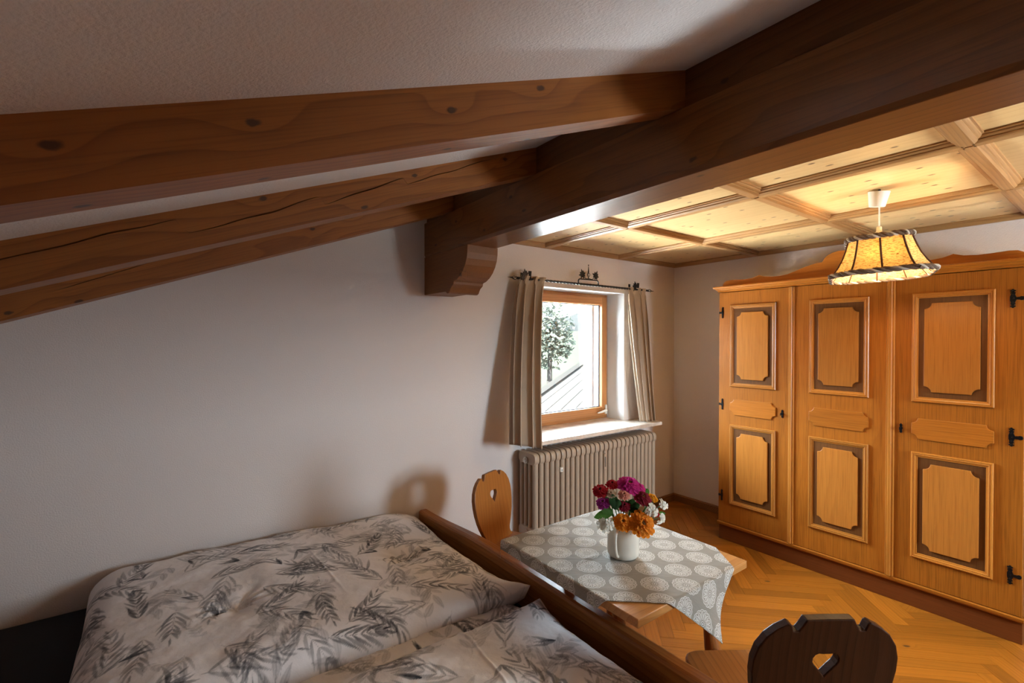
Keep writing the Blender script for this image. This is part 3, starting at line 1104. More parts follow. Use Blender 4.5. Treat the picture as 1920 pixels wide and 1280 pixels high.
def ivy_leaf(c, s, rot, tilt=0.3, th=.002):
    out = [(0, -1.0), (.18, -.55), (.62, -.70), (.55, -.25), (1.0, .05), (.50, .22), (.52, .62), (.22, .45), (0, 1.05), (-.22, .45), (-.52, .62), (-.50, .22), (-1.0, .05), (-.55, -.25), (-.62, -.70), (-.18, -.55)]
    cr, sr = math.cos(rot), math.sin(rot)
    def m(a, b, o):
        x, z = a * cr - b * sr, a * sr + b * cr
        return (c[0] + s * x, c[1] + o + tilt * s * (abs(a) * .5 - .2), c[2] + s * z)
    return MB().prism(out, lambda a, b: m(a, b, th), lambda a, b: m(a, b, -th))


for bx_, lf in ((2.206, -1), (3.458, -1)):
    mb = MB().box(bx_ - .006, bx_ + .006, YR - .004, YN, ZR + .008, ZR + .018)
    mb.prism([(-.007, .006), (.007, .006), (.013, .060), (-.013, .060)], lambda a, b: (bx_ + a, YR - .006, ZR + b), lambda a, b: (bx_ + a, YR + .002, ZR + b))
    mb.box(bx_ - .012, bx_ + .012, YN - .004, YN, ZR - .03, ZR + .06)
    rp(mb, 'wall_bracket')
    rp(ivy_leaf((bx_ - .052, YR - .012, ZR + .034), .036, .25), 'ivy_leaf')
    rp(ivy_leaf((bx_ - .078, YR - .016, ZR + .004), .024, 1.9), 'ivy_leaf')
    rp(MB().tube([(bx_ - .02, YR, ZR), (bx_ - .05, YR - .01, ZR + .004), (bx_ - .055, YR - .012, ZR + .03)], .003, 6), 'tendril')
# crest: stadium loop, spiral basket, spire
mb = MB()
pts = []
cx, hw, r0, zb_ = 2.822, .095, .022, ZR - .002
for i in range(33):
    a = 2 * PI * i / 32
    x = cx + (hw if math.cos(a) >= 0 else -hw) + r0 * math.cos(a)
    pts.append((x, YR - .004, zb_ + r0 + r0 * math.sin(a)))
pts[8] = (cx, YR - .004, zb_ + 2 * r0)
pts[24] = (cx, YR - .004, zb_)
rp(MB().tube(pts, .0055, 6, cap=False), 'crest_loop')
mb = MB()
for k in range(3):
    mb.tube([(cx + .012 * math.sin(PI * i / 12) * math.cos(2.1 * k + 2.4 * i / 12) , YR - .004 + .012 * math.sin(PI * i / 12) * math.sin(2.1 * k + 2.4 * i / 12), zb_ + .062 + .044 * i / 12) for i in range(13)], .0022, 5)
mb.tube([(cx, YR - .004, zb_ + 2 * r0), (cx, YR - .004, zb_ + .064)], .004, 6)
mb.tube([(cx, YR - .004, zb_ + .104), (cx, YR - .004, zb_ + .112), (cx, YR - .004, zb_ + .160)], [.006, .0055, .0012], 8)
mb.lathe([(.001, -.005), (.004, -.003), (.005, 0), (.004, .003), (.001, .005)], 8, (cx, YR - .004, zb_ + .164))
rp(mb, 'crest_spire')
for sg in (-1, 1):
    rp(ivy_leaf((cx + sg * .078, YR - .012, zb_ + .083), .041, -sg * .35), 'ivy_leaf')
    rp(MB().tube([(cx, YR - .004, zb_ + .055), (cx + sg * .03, YR - .01, zb_ + .048), (cx + sg * .06, YR - .012, zb_ + .06)], .003, 6), 'tendril')


# ================================================================== CURTAINS
def curtain(name, label, top, bot, folds, amp, fn_mid=None, seed=0, header=True):
    """top/bot: (x0, x1, y, z); cloth gathered on the rod, pleats run down"""
    rr = random.Random(seed)
    NU, NV = 120, 70
    v, f = [], []
    ph = [rr.uniform(-.5, .5) for _ in range(8)]
    for j in range(NV + 1):
        q = j / NV
        for i in range(NU + 1):
            s_ = i / NU
            e = q if fn_mid is None else fn_mid(q)
            x0 = top[0] + (bot[0] - top[0]) * e
            x1 = top[1] + (bot[1] - top[1]) * e
            y = top[2] + (bot[2] - top[2]) * (q ** 1.3)
            zt_ = top[3]
            zb2 = bot[3] + (bot[4] - bot[3]) * s_
            z = zt_ + (zb2 - zt_) * q
            wv = s_ * folds * 2 * PI + .55 * math.sin(s_ * 7 + ph[0]) + .5 * q * math.sin(s_ * 5 + ph[1])
            A = amp * (.55 + .6 * min(1, q * 4)) * (1 + .25 * math.sin(3 * s_ + ph[2]))
            g = math.exp(-((q - .035) / .012) ** 2)
            A = A * (1 - .75 * g)
            fine = .004 * math.sin(s_ * folds * 6 * PI + ph[3]) * max(0, 1 - q * 5)
            dy = A * math.sin(wv) + fine
            dx = .35 * A * math.sin(2 * wv + .6)
            hx = (x1 - x0) * .04 * (1 - min(1, q * 12)) * math.sin(s_ * folds * 2 * PI * 1.5)
            v.append((x0 + (x1 - x0) * s_ + dx + hx, y + dy, z))
    for j in range(NV):
        for i in range(NU):
            a = j * (NU + 1) + i
            f.append((a, a + 1, a + NU + 2, a + NU + 1))
    o = MB().add(v, f).build(name, M['curtain'], None, smooth=True)
    sm = o.modifiers.new('thickness', 'SOLIDIFY')
    sm.thickness = .0025
    tag(o, label, 'curtain', 'pair of window curtains')
    return o


curtain('curtain', 'taupe curtain left of the window, hanging in front of the sill end', (2.118, 2.345, YR - .004, 2.098), (1.905, 2.148, 2.585, .905, .850), 2.9, .036, lambda q: q ** .75, 3)
curtain('curtain', 'taupe curtain right of the window, its hem resting on the sill', (3.318, 3.545, YR - .004, 2.092), (3.445, 3.590, 2.705, .889, .889), 2.8, .028, lambda q: q ** 1.15, 8)

# ================================================================== PENDANT LAMP
LX, LY = 2.92, 0.826
lamp = empty('pendant_lamp', (LX, LY, ZP))
tag(lamp, 'lit pendant lamp with bell-shaped linen shade and braided brown trim', 'lamp')


def lp(mb, name, mat, **k):
    return inv_parent(mb.build(name, mat, None, **k), lamp)


mb = MB().lathe([(.030, -.040), (.034, -.038), (.046, .034), (.045, .036)], 24)
T = Matrix.Translation((LX - .004, LY + .004, 2.335)) @ Euler((R(9), R(-7), 0)).to_matrix().to_4x4()
mb.v = [tuple(T @ Vector(p)) for p in mb.v]
lp(mb, 'ceiling_rose', M['white_plastic'], auto=40)
lp(MB().tube([(LX, LY, 2.31), (LX, LY, 2.17)], .0035, 8), 'cord', M['white_plastic'])
lp(MB().lathe([(.006, .022), (.011, .018), (.012, -.004), (.020, -.01), (.021, -.07), (.012, -.075)], 14, (LX, LY, 2.175)), 'socket', M['white_plastic'], auto=40)
lp(MB().tube([(LX, LY, 2.37), (LX, LY, 2.385)], .006, 8), 'hook', M['iron'])


def linen():
    t = NT('lampshade_linen')
    co = t.n('ShaderNodeTexCoord').outputs['Object']
    sp = t.n('ShaderNodeSeparateXYZ', {0: co})
    h = t.noise(t.comb(t.math('MULTIPLY', sp.outputs[0], 70), t.math('MULTIPLY', sp.outputs[1], 70), t.math('MULTIPLY', sp.outputs[2], 420)), 1.0, 3, .6)
    c = t.mix(t.ramp(h, .50, .64), (0.78, 0.62, 0.34), (0.30, 0.15, 0.04))
    t.P(Base_Color=c, Roughness=.9)
    tl = t.n('ShaderNodeBsdfTranslucent', {'Color': c})
    mx = t.n('ShaderNodeMixShader', {0: 0.42, 1: t.b.outputs[0], 2: tl.outputs[0]})
    t.t.links.new(mx.outputs[0], t.out.inputs['Surface'])
    return t.m


M['linen'] = linen()
M['braid'] = simple('braid_wool', (0.15, 0.10, 0.075), .95, 0, .5, 160, .001)
M['braid_light'] = simple('braid_wool_light', (0.52, 0.47, 0.42), .95, 0, .25, 160, .001)
M['ribtape'] = simple('rib_tape', (0.085, 0.035, 0.018), .8)
LA = R(19)
LT = Matrix.Translation((LX, LY, 0)) @ Matrix.Translation((0, 0, 2.03)) @ Euler((R(-2.4), 0, 0)).to_matrix().to_4x4() @ Matrix.Rotation(LA, 4, 'Z') @ Matrix.Translation((0, 0, -2.03))
SH = [(2.132, .122, .086), (2.105, .128, .089), (2.07, .138, .094), (2.03, .152, .101), (1.99, .172, .110), (1.965, .187, .118), (1.938, .206, .128)]


def oct_pts(d, a, z, grow=0.0):
    d, a = d + grow, a + grow * .6
    return [(-d, -a, z), (-d, 0, z), (-d, a, z), (-a, d, z), (0, d, z), (a, d, z), (d, a, z), (d, 0, z), (d, -a, z), (a, -d, z), (0, -d, z), (-a, -d, z)]


rings = [oct_pts(d, a, z) for z, d, a in SH]
shade = None
for k in range(12):
    v = []
    for rg in rings:
        v += [rg[k], rg[(k + 1) % 12]]
    f = [(2 * i, 2 * i + 1, 2 * i + 3, 2 * i + 2) for i in range(len(rings) - 1)]
    mb = MB().add([tuple(LT @ Vector(p)) for p in v], f)
    m_ = bpy.data.meshes.new('shade_panel')
    m_.from_pydata(mb.v, [], mb.f)
    o = inv_parent(link('shade_panel', m_, M['linen']), lamp)
    so = o.modifiers.new('thickness', 'SOLIDIFY')
    so.thickness = .0012
for k in range(12):
    pts = [LT @ Vector(rg[k]) for rg in rings]
    lp(MB().tube(pts, .0044, 6), 'rib_tape', M['ribtape'])


def braid(zc_, d, a, name):
    ring = [LT @ Vector(p) for p in oct_pts(d, a, zc_, .004)]
    n_ = len(ring)
    dense = []
    for i in range(n_):
        for q in range(12):
            dense.append(ring[i].lerp(ring[(i + 1) % n_], q / 12))
    nd = len(dense)
    c0 = sum(dense, Vector()) / nd
    for st, mt in ((0, 'braid'), (1, 'braid_light'), (2, 'braid')):
        pts = []
        for i, p in enumerate(dense):
            outw = (p - c0)
            outw.z = 0
            outw.normalize()
            ph_ = i * 2 * PI / 9 + st * 2 * PI / 3
            pts.append(p + outw * (.003 + .0045 * math.cos(ph_)) + Vector((0, 0, .0075 * math.sin(ph_))))
        pts.append(pts[0])
        lp(MB().tube(pts, .0078 if st != 1 else .0062, 6, cap=False), name, M[mt], smooth=True)


braid(2.128, .124, .088, 'top_braid')
braid(1.949, .199, .125, 'bottom_braid')
# bulb + its light
t_ = NT('bulb_glow')
t_.P(Base_Color=(1, .8, .5, 1), Emission_Color=(1, .72, .36, 1), Emission_Strength=30.0)
lp(MB().lathe([(.006, .045), (.012, .03), (.024, .005), (.028, -.015), (.024, -.036), (.010, -.047)], 16, (LX, LY, 2.07)), 'bulb', t_.m, smooth=True)
pl = bpy.data.lights.new('bulb_light', 'POINT')
pl.energy = 12
pl.color = (1.0, .70, .38)
pl.shadow_soft_size = .03
po = bpy.data.objects.new('bulb_light', pl)
po.location = (LX, LY, 1.995)
COL.objects.link(po)
inv_parent(po, lamp)

# ================================================================== BED
BY0, BY1 = 0.78, 2.845
BXF = 1.366                        # middle of the footboard
bed = empty('double_bed', (0.3, (BY0 + BY1) / 2, 0))
tag(bed, 'wooden double bed with a low polished footboard, standing against the plaster wall', 'bed')


def bp(mb, name, mat, **k):
    return inv_parent(mb.build(name, mat, None, **k), bed)


bp(MB().box(-.66, 1.305, BY0 + .05, BY1 - .005, .20, .422), 'mattress', M['sheet'], bevel=.03, seg=4)
bp(MB().box(-.66, 1.33, BY0 + .012, BY0 + .045, .14, .36), 'side_rail', M['bed'], bevel=.004)
bp(MB().box(-.66, 1.33, BY1 - .03, BY1 - .002, .14, .36), 'side_rail', M['bed'], bevel=.004)
bp(MB().box(BXF - .018, BXF + .014, BY0 + .03, BY1 - .03, .12, .500), 'footboard_panel', M['bed'])
for y in (BY0 + .035, BY1 - .04):
    bp(MB().box(BXF - .028, BXF + .026, y - .03, y + .03, 0, .485), 'foot_post', M['bed'], bevel=.004)
# top rail: rounded section, dropping a little towards the wall end
sec = [(-.030, -.060), (.030, -.060), (.032, -.014), (.027, -.004), (.016, .001), (-.016, .001), (-.027, -.004), (-.032, -.014)]
v, f = [], []
NR = 50
for i in range(NR + 1):
    y = BY0 + (BY1 - BY0) * i / NR
    e = max(0, (y - 2.02) / (BY1 - 2.02))
    z = .551 - .047 * (e * e * (3 - 2 * e))
    for a, b in sec:
        v.append((BXF + a, y, z + b))
ns = len(sec)
for i in range(NR):
    for k in range(ns):
        f.append((i * ns + k, i * ns + (k + 1) % ns, (i + 1) * ns + (k + 1) % ns, (i + 1) * ns + k))
f += [tuple(range(ns - 1, -1, -1)), tuple(range(NR * ns, (NR + 1) * ns))]
bp(MB().add(v, f), 'footboard_rail', M['bed'], bevel=.004, seg=3)
bp(MB().box(-.73, -.665, BY0, BY1, .10, .62).box(-.735, -.64, BY0, BY1, .62, .66), 'headboard', M['bed'], bevel=.008)
bp(MB().box(-.72, -.67, BY0, BY0 + .06, 0, .10), 'headboard_foot', M['bed'])
bp(MB().box(-.72, -.67, BY1 - .06, BY1, 0, .10), 'headboard_foot', M['bed'])


# ------------------------------------------------------------------ printed leaf pattern (flat print on the cotton)
def leaf_ink(NU, NV, LU, LV, seed):
    ink = np.zeros((NV, NU), np.float32)
    du, dv = LU / (NU - 1), LV / (NV - 1)
    rr = random.Random(seed)

    def leaf(u, v_, ang, ln, wd, dark, bend=0.0, outline=0.0):
        pad = ln * 1.1
        i0, i1 = int(max(0, (u - pad) / du)), int(min(NU - 1, (u + pad) / du)) + 1
        j0, j1 = int(max(0, (v_ - pad) / dv)), int(min(NV - 1, (v_ + pad) / dv)) + 1
        if i1 <= i0 or j1 <= j0:
            return
        uu = np.arange(i0, i1) * du - u
        vv = np.arange(j0, j1) * dv - v_
        U, V = np.meshgrid(uu, vv)
        c, s_ = math.cos(ang), math.sin(ang)
        a = (U * c + V * s_) / ln
        b = (-U * s_ + V * c) / ln
        b = b - bend * a * a
        w = wd / ln * np.sin(np.clip(a, 0, 1) ** .85 * PI) ** .8
        soft = max(.0016, wd * .18) / ln
        m = np.clip((w - np.abs(b)) / soft, 0, 1) * ((a > 0) & (a < 1))
        edge = np.clip(np.abs(b) / np.maximum(w, 1e-4), 0, 1)
        tone_ = dark * (.62 + .5 * (1 - a)) if outline <= 0 else dark * (.42 + outline * edge ** 4 + .35 * (np.abs(b) < soft * .8))
        val = np.clip(m * tone_, 0, 1)
        sl = ink[j0:j1, i0:i1]
        np.maximum(sl, sl + val * (1 - sl), out=sl)

    def stem(u, v_, ang, ln, curve, dark, th=.0016):
        pts = []
        x, y, a = u, v_, ang
        n_ = max(8, int(ln / .01))
        for i in range(n_):
            pts.append((x, y, a))
            x += math.cos(a) * ln / n_
            y += math.sin(a) * ln / n_
            a += curve / n_
        for i in range(n_ - 1):
            leaf(pts[i][0], pts[i][1], math.atan2(pts[i + 1][1] - pts[i][1], pts[i + 1][0] - pts[i][0]), ln / n_ * 1.8, th, dark)
        return pts

    def frond(u, v_, ang):
        dk = rr.uniform(.50, .92)
        ln = rr.uniform(.22, .30)
        pts = stem(u, v_, ang, ln, rr.uniform(-.7, .7), dk * .8)
        n_ = rr.randint(6, 8)
        for k in range(n_):
            q = .10 + .86 * k / n_
            p = pts[min(len(pts) - 1, int(q * len(pts)))]
            L_ = .112 * (1.1 - .6 * q) * rr.uniform(.85, 1.15)
            for sg in (-1, 1):
                leaf(p[0], p[1], p[2] + sg * rr.uniform(.50, .72), L_, .0066 * rr.uniform(.8, 1.25), dk * rr.uniform(.65, 1.0), -sg * rr.uniform(.1, .35))
        leaf(pts[-1][0], pts[-1][1], pts[-1][2], .05, .005, dk)

    def broad(u, v_, ang):
        dk = rr.uniform(.38, .62)
        ln = rr.uniform(.17, .24)
        pts = stem(u, v_, ang, ln, rr.uniform(-.9, .9), dk)
        n_ = rr.randint(3, 4)
        for k in range(n_):
            p = pts[min(len(pts) - 1, int((.2 + .75 * k / n_) * len(pts)))]
            for sg in (-1, 1):
                if rr.random() < .9:
                    leaf(p[0], p[1], p[2] + sg * rr.uniform(.55, .95), rr.uniform(.070, .098), rr.uniform(.0125, .0175), dk * rr.uniform(.7, 1.1), -sg * .15, .6)
        leaf(pts[-1][0], pts[-1][1], pts[-1][2], .085, .015, dk, .1, .6)

    def olive(u, v_, ang):
        dk = rr.uniform(.30, .5)
        ln = rr.uniform(.11, .16)
        pts = stem(u, v_, ang, ln, rr.uniform(-.8, .8), dk)
        for k in range(5):
            p = pts[min(len(pts) - 1, int((.1 + .85 * k / 5) * len(pts)))]
            for sg in (-1, 1):
                leaf(p[0], p[1], p[2] + sg * rr.uniform(.6, 1.1), rr.uniform(.026, .040), rr.uniform(.006, .0095), dk * rr.uniform(.7, 1.3), 0, .3)

    def blades(u, v_, ang):
        dk = rr.uniform(.8, 1.0)
        for k in range(rr.randint(3, 5)):
            leaf(u, v_, ang + rr.uniform(-.8, .8), rr.uniform(.06, .11), rr.uniform(.006, .010), dk * rr.uniform(.7, 1), rr.uniform(-.4, .4))

    cell = .114
    kinds = [frond, broad, frond, olive, broad, frond, blades]
    c_ = 0
    for j in range(-1, int(LV / cell) + 2):
        for i in range(-1, int(LU / cell) + 2):
            u = (i + (.5 if j % 2 else 0) + rr.uniform(-.28, .28)) * cell
            v_ = (j + rr.uniform(-.28, .28)) * cell
            kinds[(i * 3 + j * 5 + rr.randint(0, 2)) % 7](u, v_, rr.uniform(0, 2 * PI))
    return ink


def fbm_field(NU, NV, LU, LV, scale, seed, octaves=4):
    rng = np.random.default_rng(seed)
    out = np.zeros((NV, NU))
    amp = 1.0
    for o_ in range(octaves):
        nu, nv = int(LU / scale) + 3, int(LV / scale) + 3
        g_ = rng.standard_normal((nv, nu))
        x = np.linspace(0, nu - 1.001, NU)
        y = np.linspace(0, nv - 1.001, NV)
        xi, yi = x.astype(int), y.astype(int)
        fx, fy = x - xi, y - yi
        fx, fy = fx * fx * (3 - 2 * fx), fy * fy * (3 - 2 * fy)
        a = g_[yi][:, xi]; b = g_[yi][:, xi + 1]; c = g_[yi + 1][:, xi]; d = g_[yi + 1][:, xi + 1]
        FX, FY = fx[None, :], fy[:, None]
        out += amp * ((a * (1 - FX) + b * FX) * (1 - FY) + (c * (1 - FX) + d * FX) * FY)
        amp *= .5
        scale *= .5
    return out


def duvet(name, label, x0, x1, y0, y1, hfun, seed, res=.0034, base=.424, parent=None, pinch=.035):
    LU, LV = x1 - x0, y1 - y0
    NU, NV = int(LU / res), int(LV / res)
    s_ = np.linspace(0, 1, NU)[None, :].repeat(NV, 0)
    t_ = np.linspace(0, 1, NV)[:, None].repeat(NU, 1)
    ink = leaf_ink(NU, NV, LU, LV, seed)
    X = x0 + LU * s_
    Y = y0 + LV * t_
    # corners stay out, edges draw in
    X = X - pinch * (np.sin(PI * t_)) * (np.clip((s_ - .8) / .2, 0, 1) ** 2) + pinch * .5 * np.sin(PI * t_) * (np.clip((.2 - s_) / .2, 0, 1) ** 2)
    Y = Y + pinch * 1.6 * np.sin(PI * s_) * (np.clip((.25 - t_) / .25, 0, 1) ** 2)
    Z = hfun(X, Y, s_, t_, NU, NV, LU, LV)
    nv = NU * NV
    co = np.stack([X, Y, Z], -1).reshape(-1, 3)
    idx = np.arange(nv).reshape(NV, NU)
    quads = np.stack([idx[:-1, :-1], idx[:-1, 1:], idx[1:, 1:], idx[1:, :-1]], -1).reshape(-1, 4)
    # under side: coarse rim going down and a flat bottom ring
    rim = np.concatenate([idx[0, :], idx[1:, -1], idx[-1, -2::-1], idx[-2:0:-1, 0]])
    rc = co[rim].copy()
    cx_, cy_ = (x0 + x1) / 2, (y0 + y1) / 2
    lo1 = rc.copy()
    lo1[:, 0] = cx_ + (rc[:, 0] - cx_) * .975
    lo1[:, 1] = cy_ + (rc[:, 1] - cy_) * .97
    lo1[:, 2] = base + .35 * (rc[:, 2] - base)
    lo2 = rc.copy()
    lo2[:, 0] = cx_ + (rc[:, 0] - cx_) * .93
    lo2[:, 1] = cy_ + (rc[:, 1] - cy_) * .92
    lo2[:, 2] = base
    nr = len(rim)
    allco = np.concatenate([co, lo1, lo2])
    r1 = nv + np.arange(nr)
    r2 = nv + nr + np.arange(nr)
    nx = np.roll(np.arange(nr), -1)
    q1 = np.stack([rim, r1, r1[nx], rim[nx]], -1)
    q2 = np.stack([r1, r2, r2[nx], r1[nx]], -1)
    faces = np.concatenate([quads, q1, q2])
    me = bpy.data.meshes.new(name)
    me.vertices.add(len(allco))
    me.vertices.foreach_set('co', allco.astype(np.float32).ravel())
    me.loops.add(faces.size)
    me.loops.foreach_set('vertex_index', faces.astype(np.int32).ravel())
    me.polygons.add(len(faces))
    me.polygons.foreach_set('loop_start', np.arange(0, faces.size, 4, dtype=np.int32))
    me.polygons.foreach_set('use_smooth', np.ones(len(faces), bool))
    me.update(calc_edges=True)
    at = me.attributes.new('ink', 'FLOAT', 'POINT')
    vals = np.concatenate([ink.ravel(), ink.ravel()[rim], np.zeros(nr, np.float32)]).astype(np.float32)
    at.data.foreach_set('value', vals)
    me.materials.append(M['duvet'])
    o = bpy.data.objects.new(name, me)
    COL.objects.link(o)
    return o


def tuft(X, Y, cx, cy, depth, rad):
    d = np.sqrt((X - cx) ** 2 + (Y - cy) ** 2)
    a = np.arctan2(Y - cy, X - cx)
    return -depth * np.exp(-(d / rad) ** 2) + .006 * np.exp(-((d - rad * .8) / (rad * .7)) ** 2) * np.sin(a * 9 + 3 * np.sin(a * 2))


def edge_round(q, w, p=.5):
    c = np.clip(q / w, 0, 1)
    return (1 - (1 - c) ** 3) ** (p * 1.3)


def h1(X, Y, s_, t_, NU, NV, LU, LV):
    top = .150 - .055 * np.clip(s_, 0, 1) ** 1.3
    e = edge_round(s_, .12, .45) * edge_round(1 - s_, .22, .55) * edge_round(t_, .20, .5) * (.80 + .20 * edge_round(1 - t_, .12, .6))
    z = .424 + .030 + (top - .02) * e
    z += .0040 * fbm_field(NU, NV, LU, LV, .16, 4)
    z += tuft(X, Y, .97, 2.22, .034, .085) + tuft(X, Y, .22, 2.18, .030, .085)
    z += .0045 * np.exp(-((X - .60 + .05 * (Y - 2.2)) / .006) ** 2) * (.5 + .5 * np.sin(Y * 9))
    corner = np.exp(-(((1 - s_) / .10) ** 2 + (t_ / .10) ** 2))
    z += .055 * corner
    return np.maximum(z, .43)


def h2(X, Y, s_, t_, NU, NV, LU, LV):
    top = .128 - .030 * s_
    e = edge_round(s_, .12, .45) * edge_round(1 - s_, .16, .55) * edge_round(1 - t_, .22, .5) * edge_round(t_, .15, .5)
    z = .424 + .030 + (top - .02) * e
    z += .0040 * fbm_field(NU, NV, LU, LV, .16, 9)
    z += tuft(X, Y, .93, 1.10, .028, .08)
    z += .005 * np.exp(-((X - .86 - .10 * (Y - 1.2)) / .006) ** 2)
    corner = np.exp(-(((1 - s_) / .08) ** 2 + ((1 - t_) / .08) ** 2))
    z += .028 * corner
    return np.maximum(z, .43)


def h3(X, Y, s_, t_, NU, NV, LU, LV):
    e = edge_round(1 - s_, .1, .5) * edge_round(t_, .3, .5)
    return .428 + .028 * e + .003 * fbm_field(NU, NV, LU, LV, .1, 5)


d1 = duvet('duvet', '', -.285, 1.322, 1.655, 2.838, h1, 11)
tag(d1, 'folded duvet with grey leaf print lying along the plaster wall', 'duvet', 'leaf-print duvets on the bed')
low = duvet('lower_fold', '', -.24, 1.290, 1.585, 1.84, h3, 23, res=.004)
low.parent = d1
d2 = duvet('duvet', '', -.285, 1.318, .70, 1.585, h2, 37)
tag(d2, 'folded duvet with grey leaf print on the near half of the bed', 'duvet', 'leaf-print duvets on the bed')

# ================================================================== TABLE
TX0, TX1, TY0, TY1, TZ = 1.197, 1.872, 0.955, 1.690, 0.738
tab = empty('table', ((TX0 + TX1) / 2, (TY0 + TY1) / 2, 0))
tag(tab, 'small rustic wooden table with turned legs beside the bed footboard', 'table')


def tp(mb, name, mat, **k):
    return inv_parent(mb.build(name, mat, None, **k), tab)


tp(MB().box(TX0, TX1, TY0, TY1, TZ - .030, TZ), 'tabletop', M['table'], bevel=.003)
LEGP = [(.020, 0), (.024, .02), (.020, .05), (.022, .09), (.030, .20), (.034, .30), (.033, .36), (.024, .44), (.021, .47), (.028, .49), (.028, .505), (.022, .52), (.026, .56), (.030, .62), (.030, .712)]
for lx, ly, ox, oy in ((1.775, 1.11, .06, -.10), (1.72, 1.53, .08, .05), (1.445, 1.25, -.005, -.01), (1.445, 1.53, -.005, .03)):
    mb = MB().lathe(LEGP, 16)
    mb.v = [(x + lx + ox * (1 - z / .71), y + ly + oy * (1 - z / .71), z * .997) for x, y, z in mb.v]
    tp(mb, 'leg', M['tableleg'], auto=50)
ap = MB()
ap.box(1.44, 1.76, 1.15, 1.17, .63, .709).box(1.44, 1.74, 1.53, 1.55, .63, .709).box(1.44, 1.46, 1.17, 1.53, .63, .709).box(1.72, 1.74, 1.17, 1.53, .63, .709)
tp(ap, 'apron', M['tableleg'])

# ------------------------------------------------------------------ tablecloth laid cornerwise
bm = bmesh.new()
NG = 130
gx0_, gx1_, gy0_, gy1_ = 1.10, 2.12, .66, 1.80
grid = [[bm.verts.new((gx0_ + (gx1_ - gx0_) * i / NG, gy0_ + (gy1_ - gy0_) * j / NG, 0)) for i in range(NG + 1)] for j in range(NG + 1)]
for j in range(NG):
    for i in range(NG):
        bm.faces.new((grid[j][i], grid[j][i + 1], grid[j + 1][i + 1], grid[j + 1][i]))
CP = [(1.152, 1.122), (1.592, .738), (2.06, 1.32), (1.93, 1.736), (1.152, 1.736)]
for i in range(len(CP)):
    a, b = Vector(CP[i] + (0,)), Vector(CP[(i + 1) % len(CP)] + (0,))
    nrm = Vector(((b - a).y, -(b - a).x, 0))
    bmesh.ops.bisect_plane(bm, geom=bm.verts[:] + bm.edges[:] + bm.faces[:], plane_co=a, plane_no=nrm, clear_outer=True)
uvl = bm.loops.layers.uv.new('UVMap')
for fc in bm.faces:
    for lp_ in fc.loops:
        q = lp_.vert.co
        # the print runs with the cloth, which lies turned by about 45 degrees
        u_, v_ = q.x - 1.5, q.y - 1.3
        c_, s2 = math.cos(R(41)), math.sin(R(41))
        lp_[uvl].uv = (u_ * c_ - v_ * s2 + 5.0, u_ * s2 + v_ * c_ + 5.0)


def fold(x, y):
    r = .007
    def over(d):
        # d: distance past the edge -> (outward, drop)
        arc = r * PI / 2
        if d <= 0:
            return 0, 0
        if d < arc:
            a = d / r
            return r * math.sin(a), r * (1 - math.cos(a))
        return r, r + (d - arc)
    X, Y, Zd, ripple = x, y, 0.0, 0.0
    if x > TX1:
        o_, d_ = over(x - TX1)
        X = TX1 + o_ + .02 * min(1, d_ * 6) * (1 + math.sin(y * 40)) * .5
        Zd += d_
    if x < TX0:
        o_, d_ = over(TX0 - x)
        X = TX0 - o_ - .003
        Zd += d_
    if y < TY0:
        o_, d_ = over(TY0 - y)
        t2 = d_ / .2
        Y = TY0 - o_ - .035 * t2 * t2 - .012 * t2 * math.sin((x - 1.5) * 26)
        X = x + (x - 1.60) * (-.16) * t2
        Zd += d_ * (.96)
    if y > TY1:
        o_, d_ = over(y - TY1)
        Y = TY1 + o_
        Zd += d_
    z = TZ + .0035 - Zd
    if Zd == 0:
        z += .0006 * math.sin(x * 31 + y * 17) + .0006 * math.sin(y * 53 - x * 11)
        g_ = math.exp(-(((x - 1.37) / .05) ** 2 + ((y - 1.335) / .008) ** 2))
        z += .006 * g_
    return X, Y, z


for vt in bm.verts:
    vt.co = Vector(fold(vt.co.x, vt.co.y))
me = bpy.data.meshes.new('tablecloth')
bm.to_mesh(me)
bm.free()
me.polygons.foreach_set('use_smooth', [True] * len(me.polygons))
cloth = link('tablecloth', me, M['cloth'])
so = cloth.modifiers.new('thickness', 'SOLIDIFY')
so.thickness = .0014
so.offset = 1
tag(cloth, 'grey linen tablecloth with white lace medallions laid cornerwise over the table', 'tablecloth')

# ================================================================== VASE
VX, VY, VZ = 1.500, 1.272, TZ + .0065
vase = empty('vase', (VX, VY, VZ))
tag(vase, 'cream ceramic mug used as a vase on the tablecloth', 'vase')
prof = [(.001, .002), (.052, .0), (.058, .003), (.0625, .012), (.064, .025), (.064, .125), (.066, .131), (.0655, .134), (.061, .133), (.060, .12), (.060, .012), (.001, .008)]
mb = MB().lathe(prof, 40, (VX, VY, VZ), cap=False)
inv_parent(mb.build('body', M['ceramic'], auto=50), vase)
ha = math.atan2(-.377, -.965)
hd = Vector((math.cos(ha), math.sin(ha), 0))
pts = []
for r_, z in ((.060, .122), (.078, .124), (.091, .114), (.096, .094), (.094, .070), (.087, .045), (.078, .028), (.066, .018), (.060, .015)):
    pts.append(Vector((VX, VY, VZ + z)) + hd * r_)
inv_parent(MB().tube(pts, [.009, .008, .0075, .007, .0068, .0065, .006, .0055, .005], 10).build('handle', M['ceramic'], smooth=True), vase)
sp_ = MB()
rr = random.Random(2)
for k in range(9):
    a = ha + rr.uniform(-.2, 1.5)
    z = VZ + rr.uniform(.108, .128)
    c = Vector((VX + .0645 * math.cos(a), VY + .0645 * math.sin(a), z))
    sp_.lathe([(.0003, -.0012), (.0014, 0), (.0003, .0012)], 6, c)
inv_parent(tag(sp_.build('glaze_specks', M['ribtape']), kind='stuff'), vase)

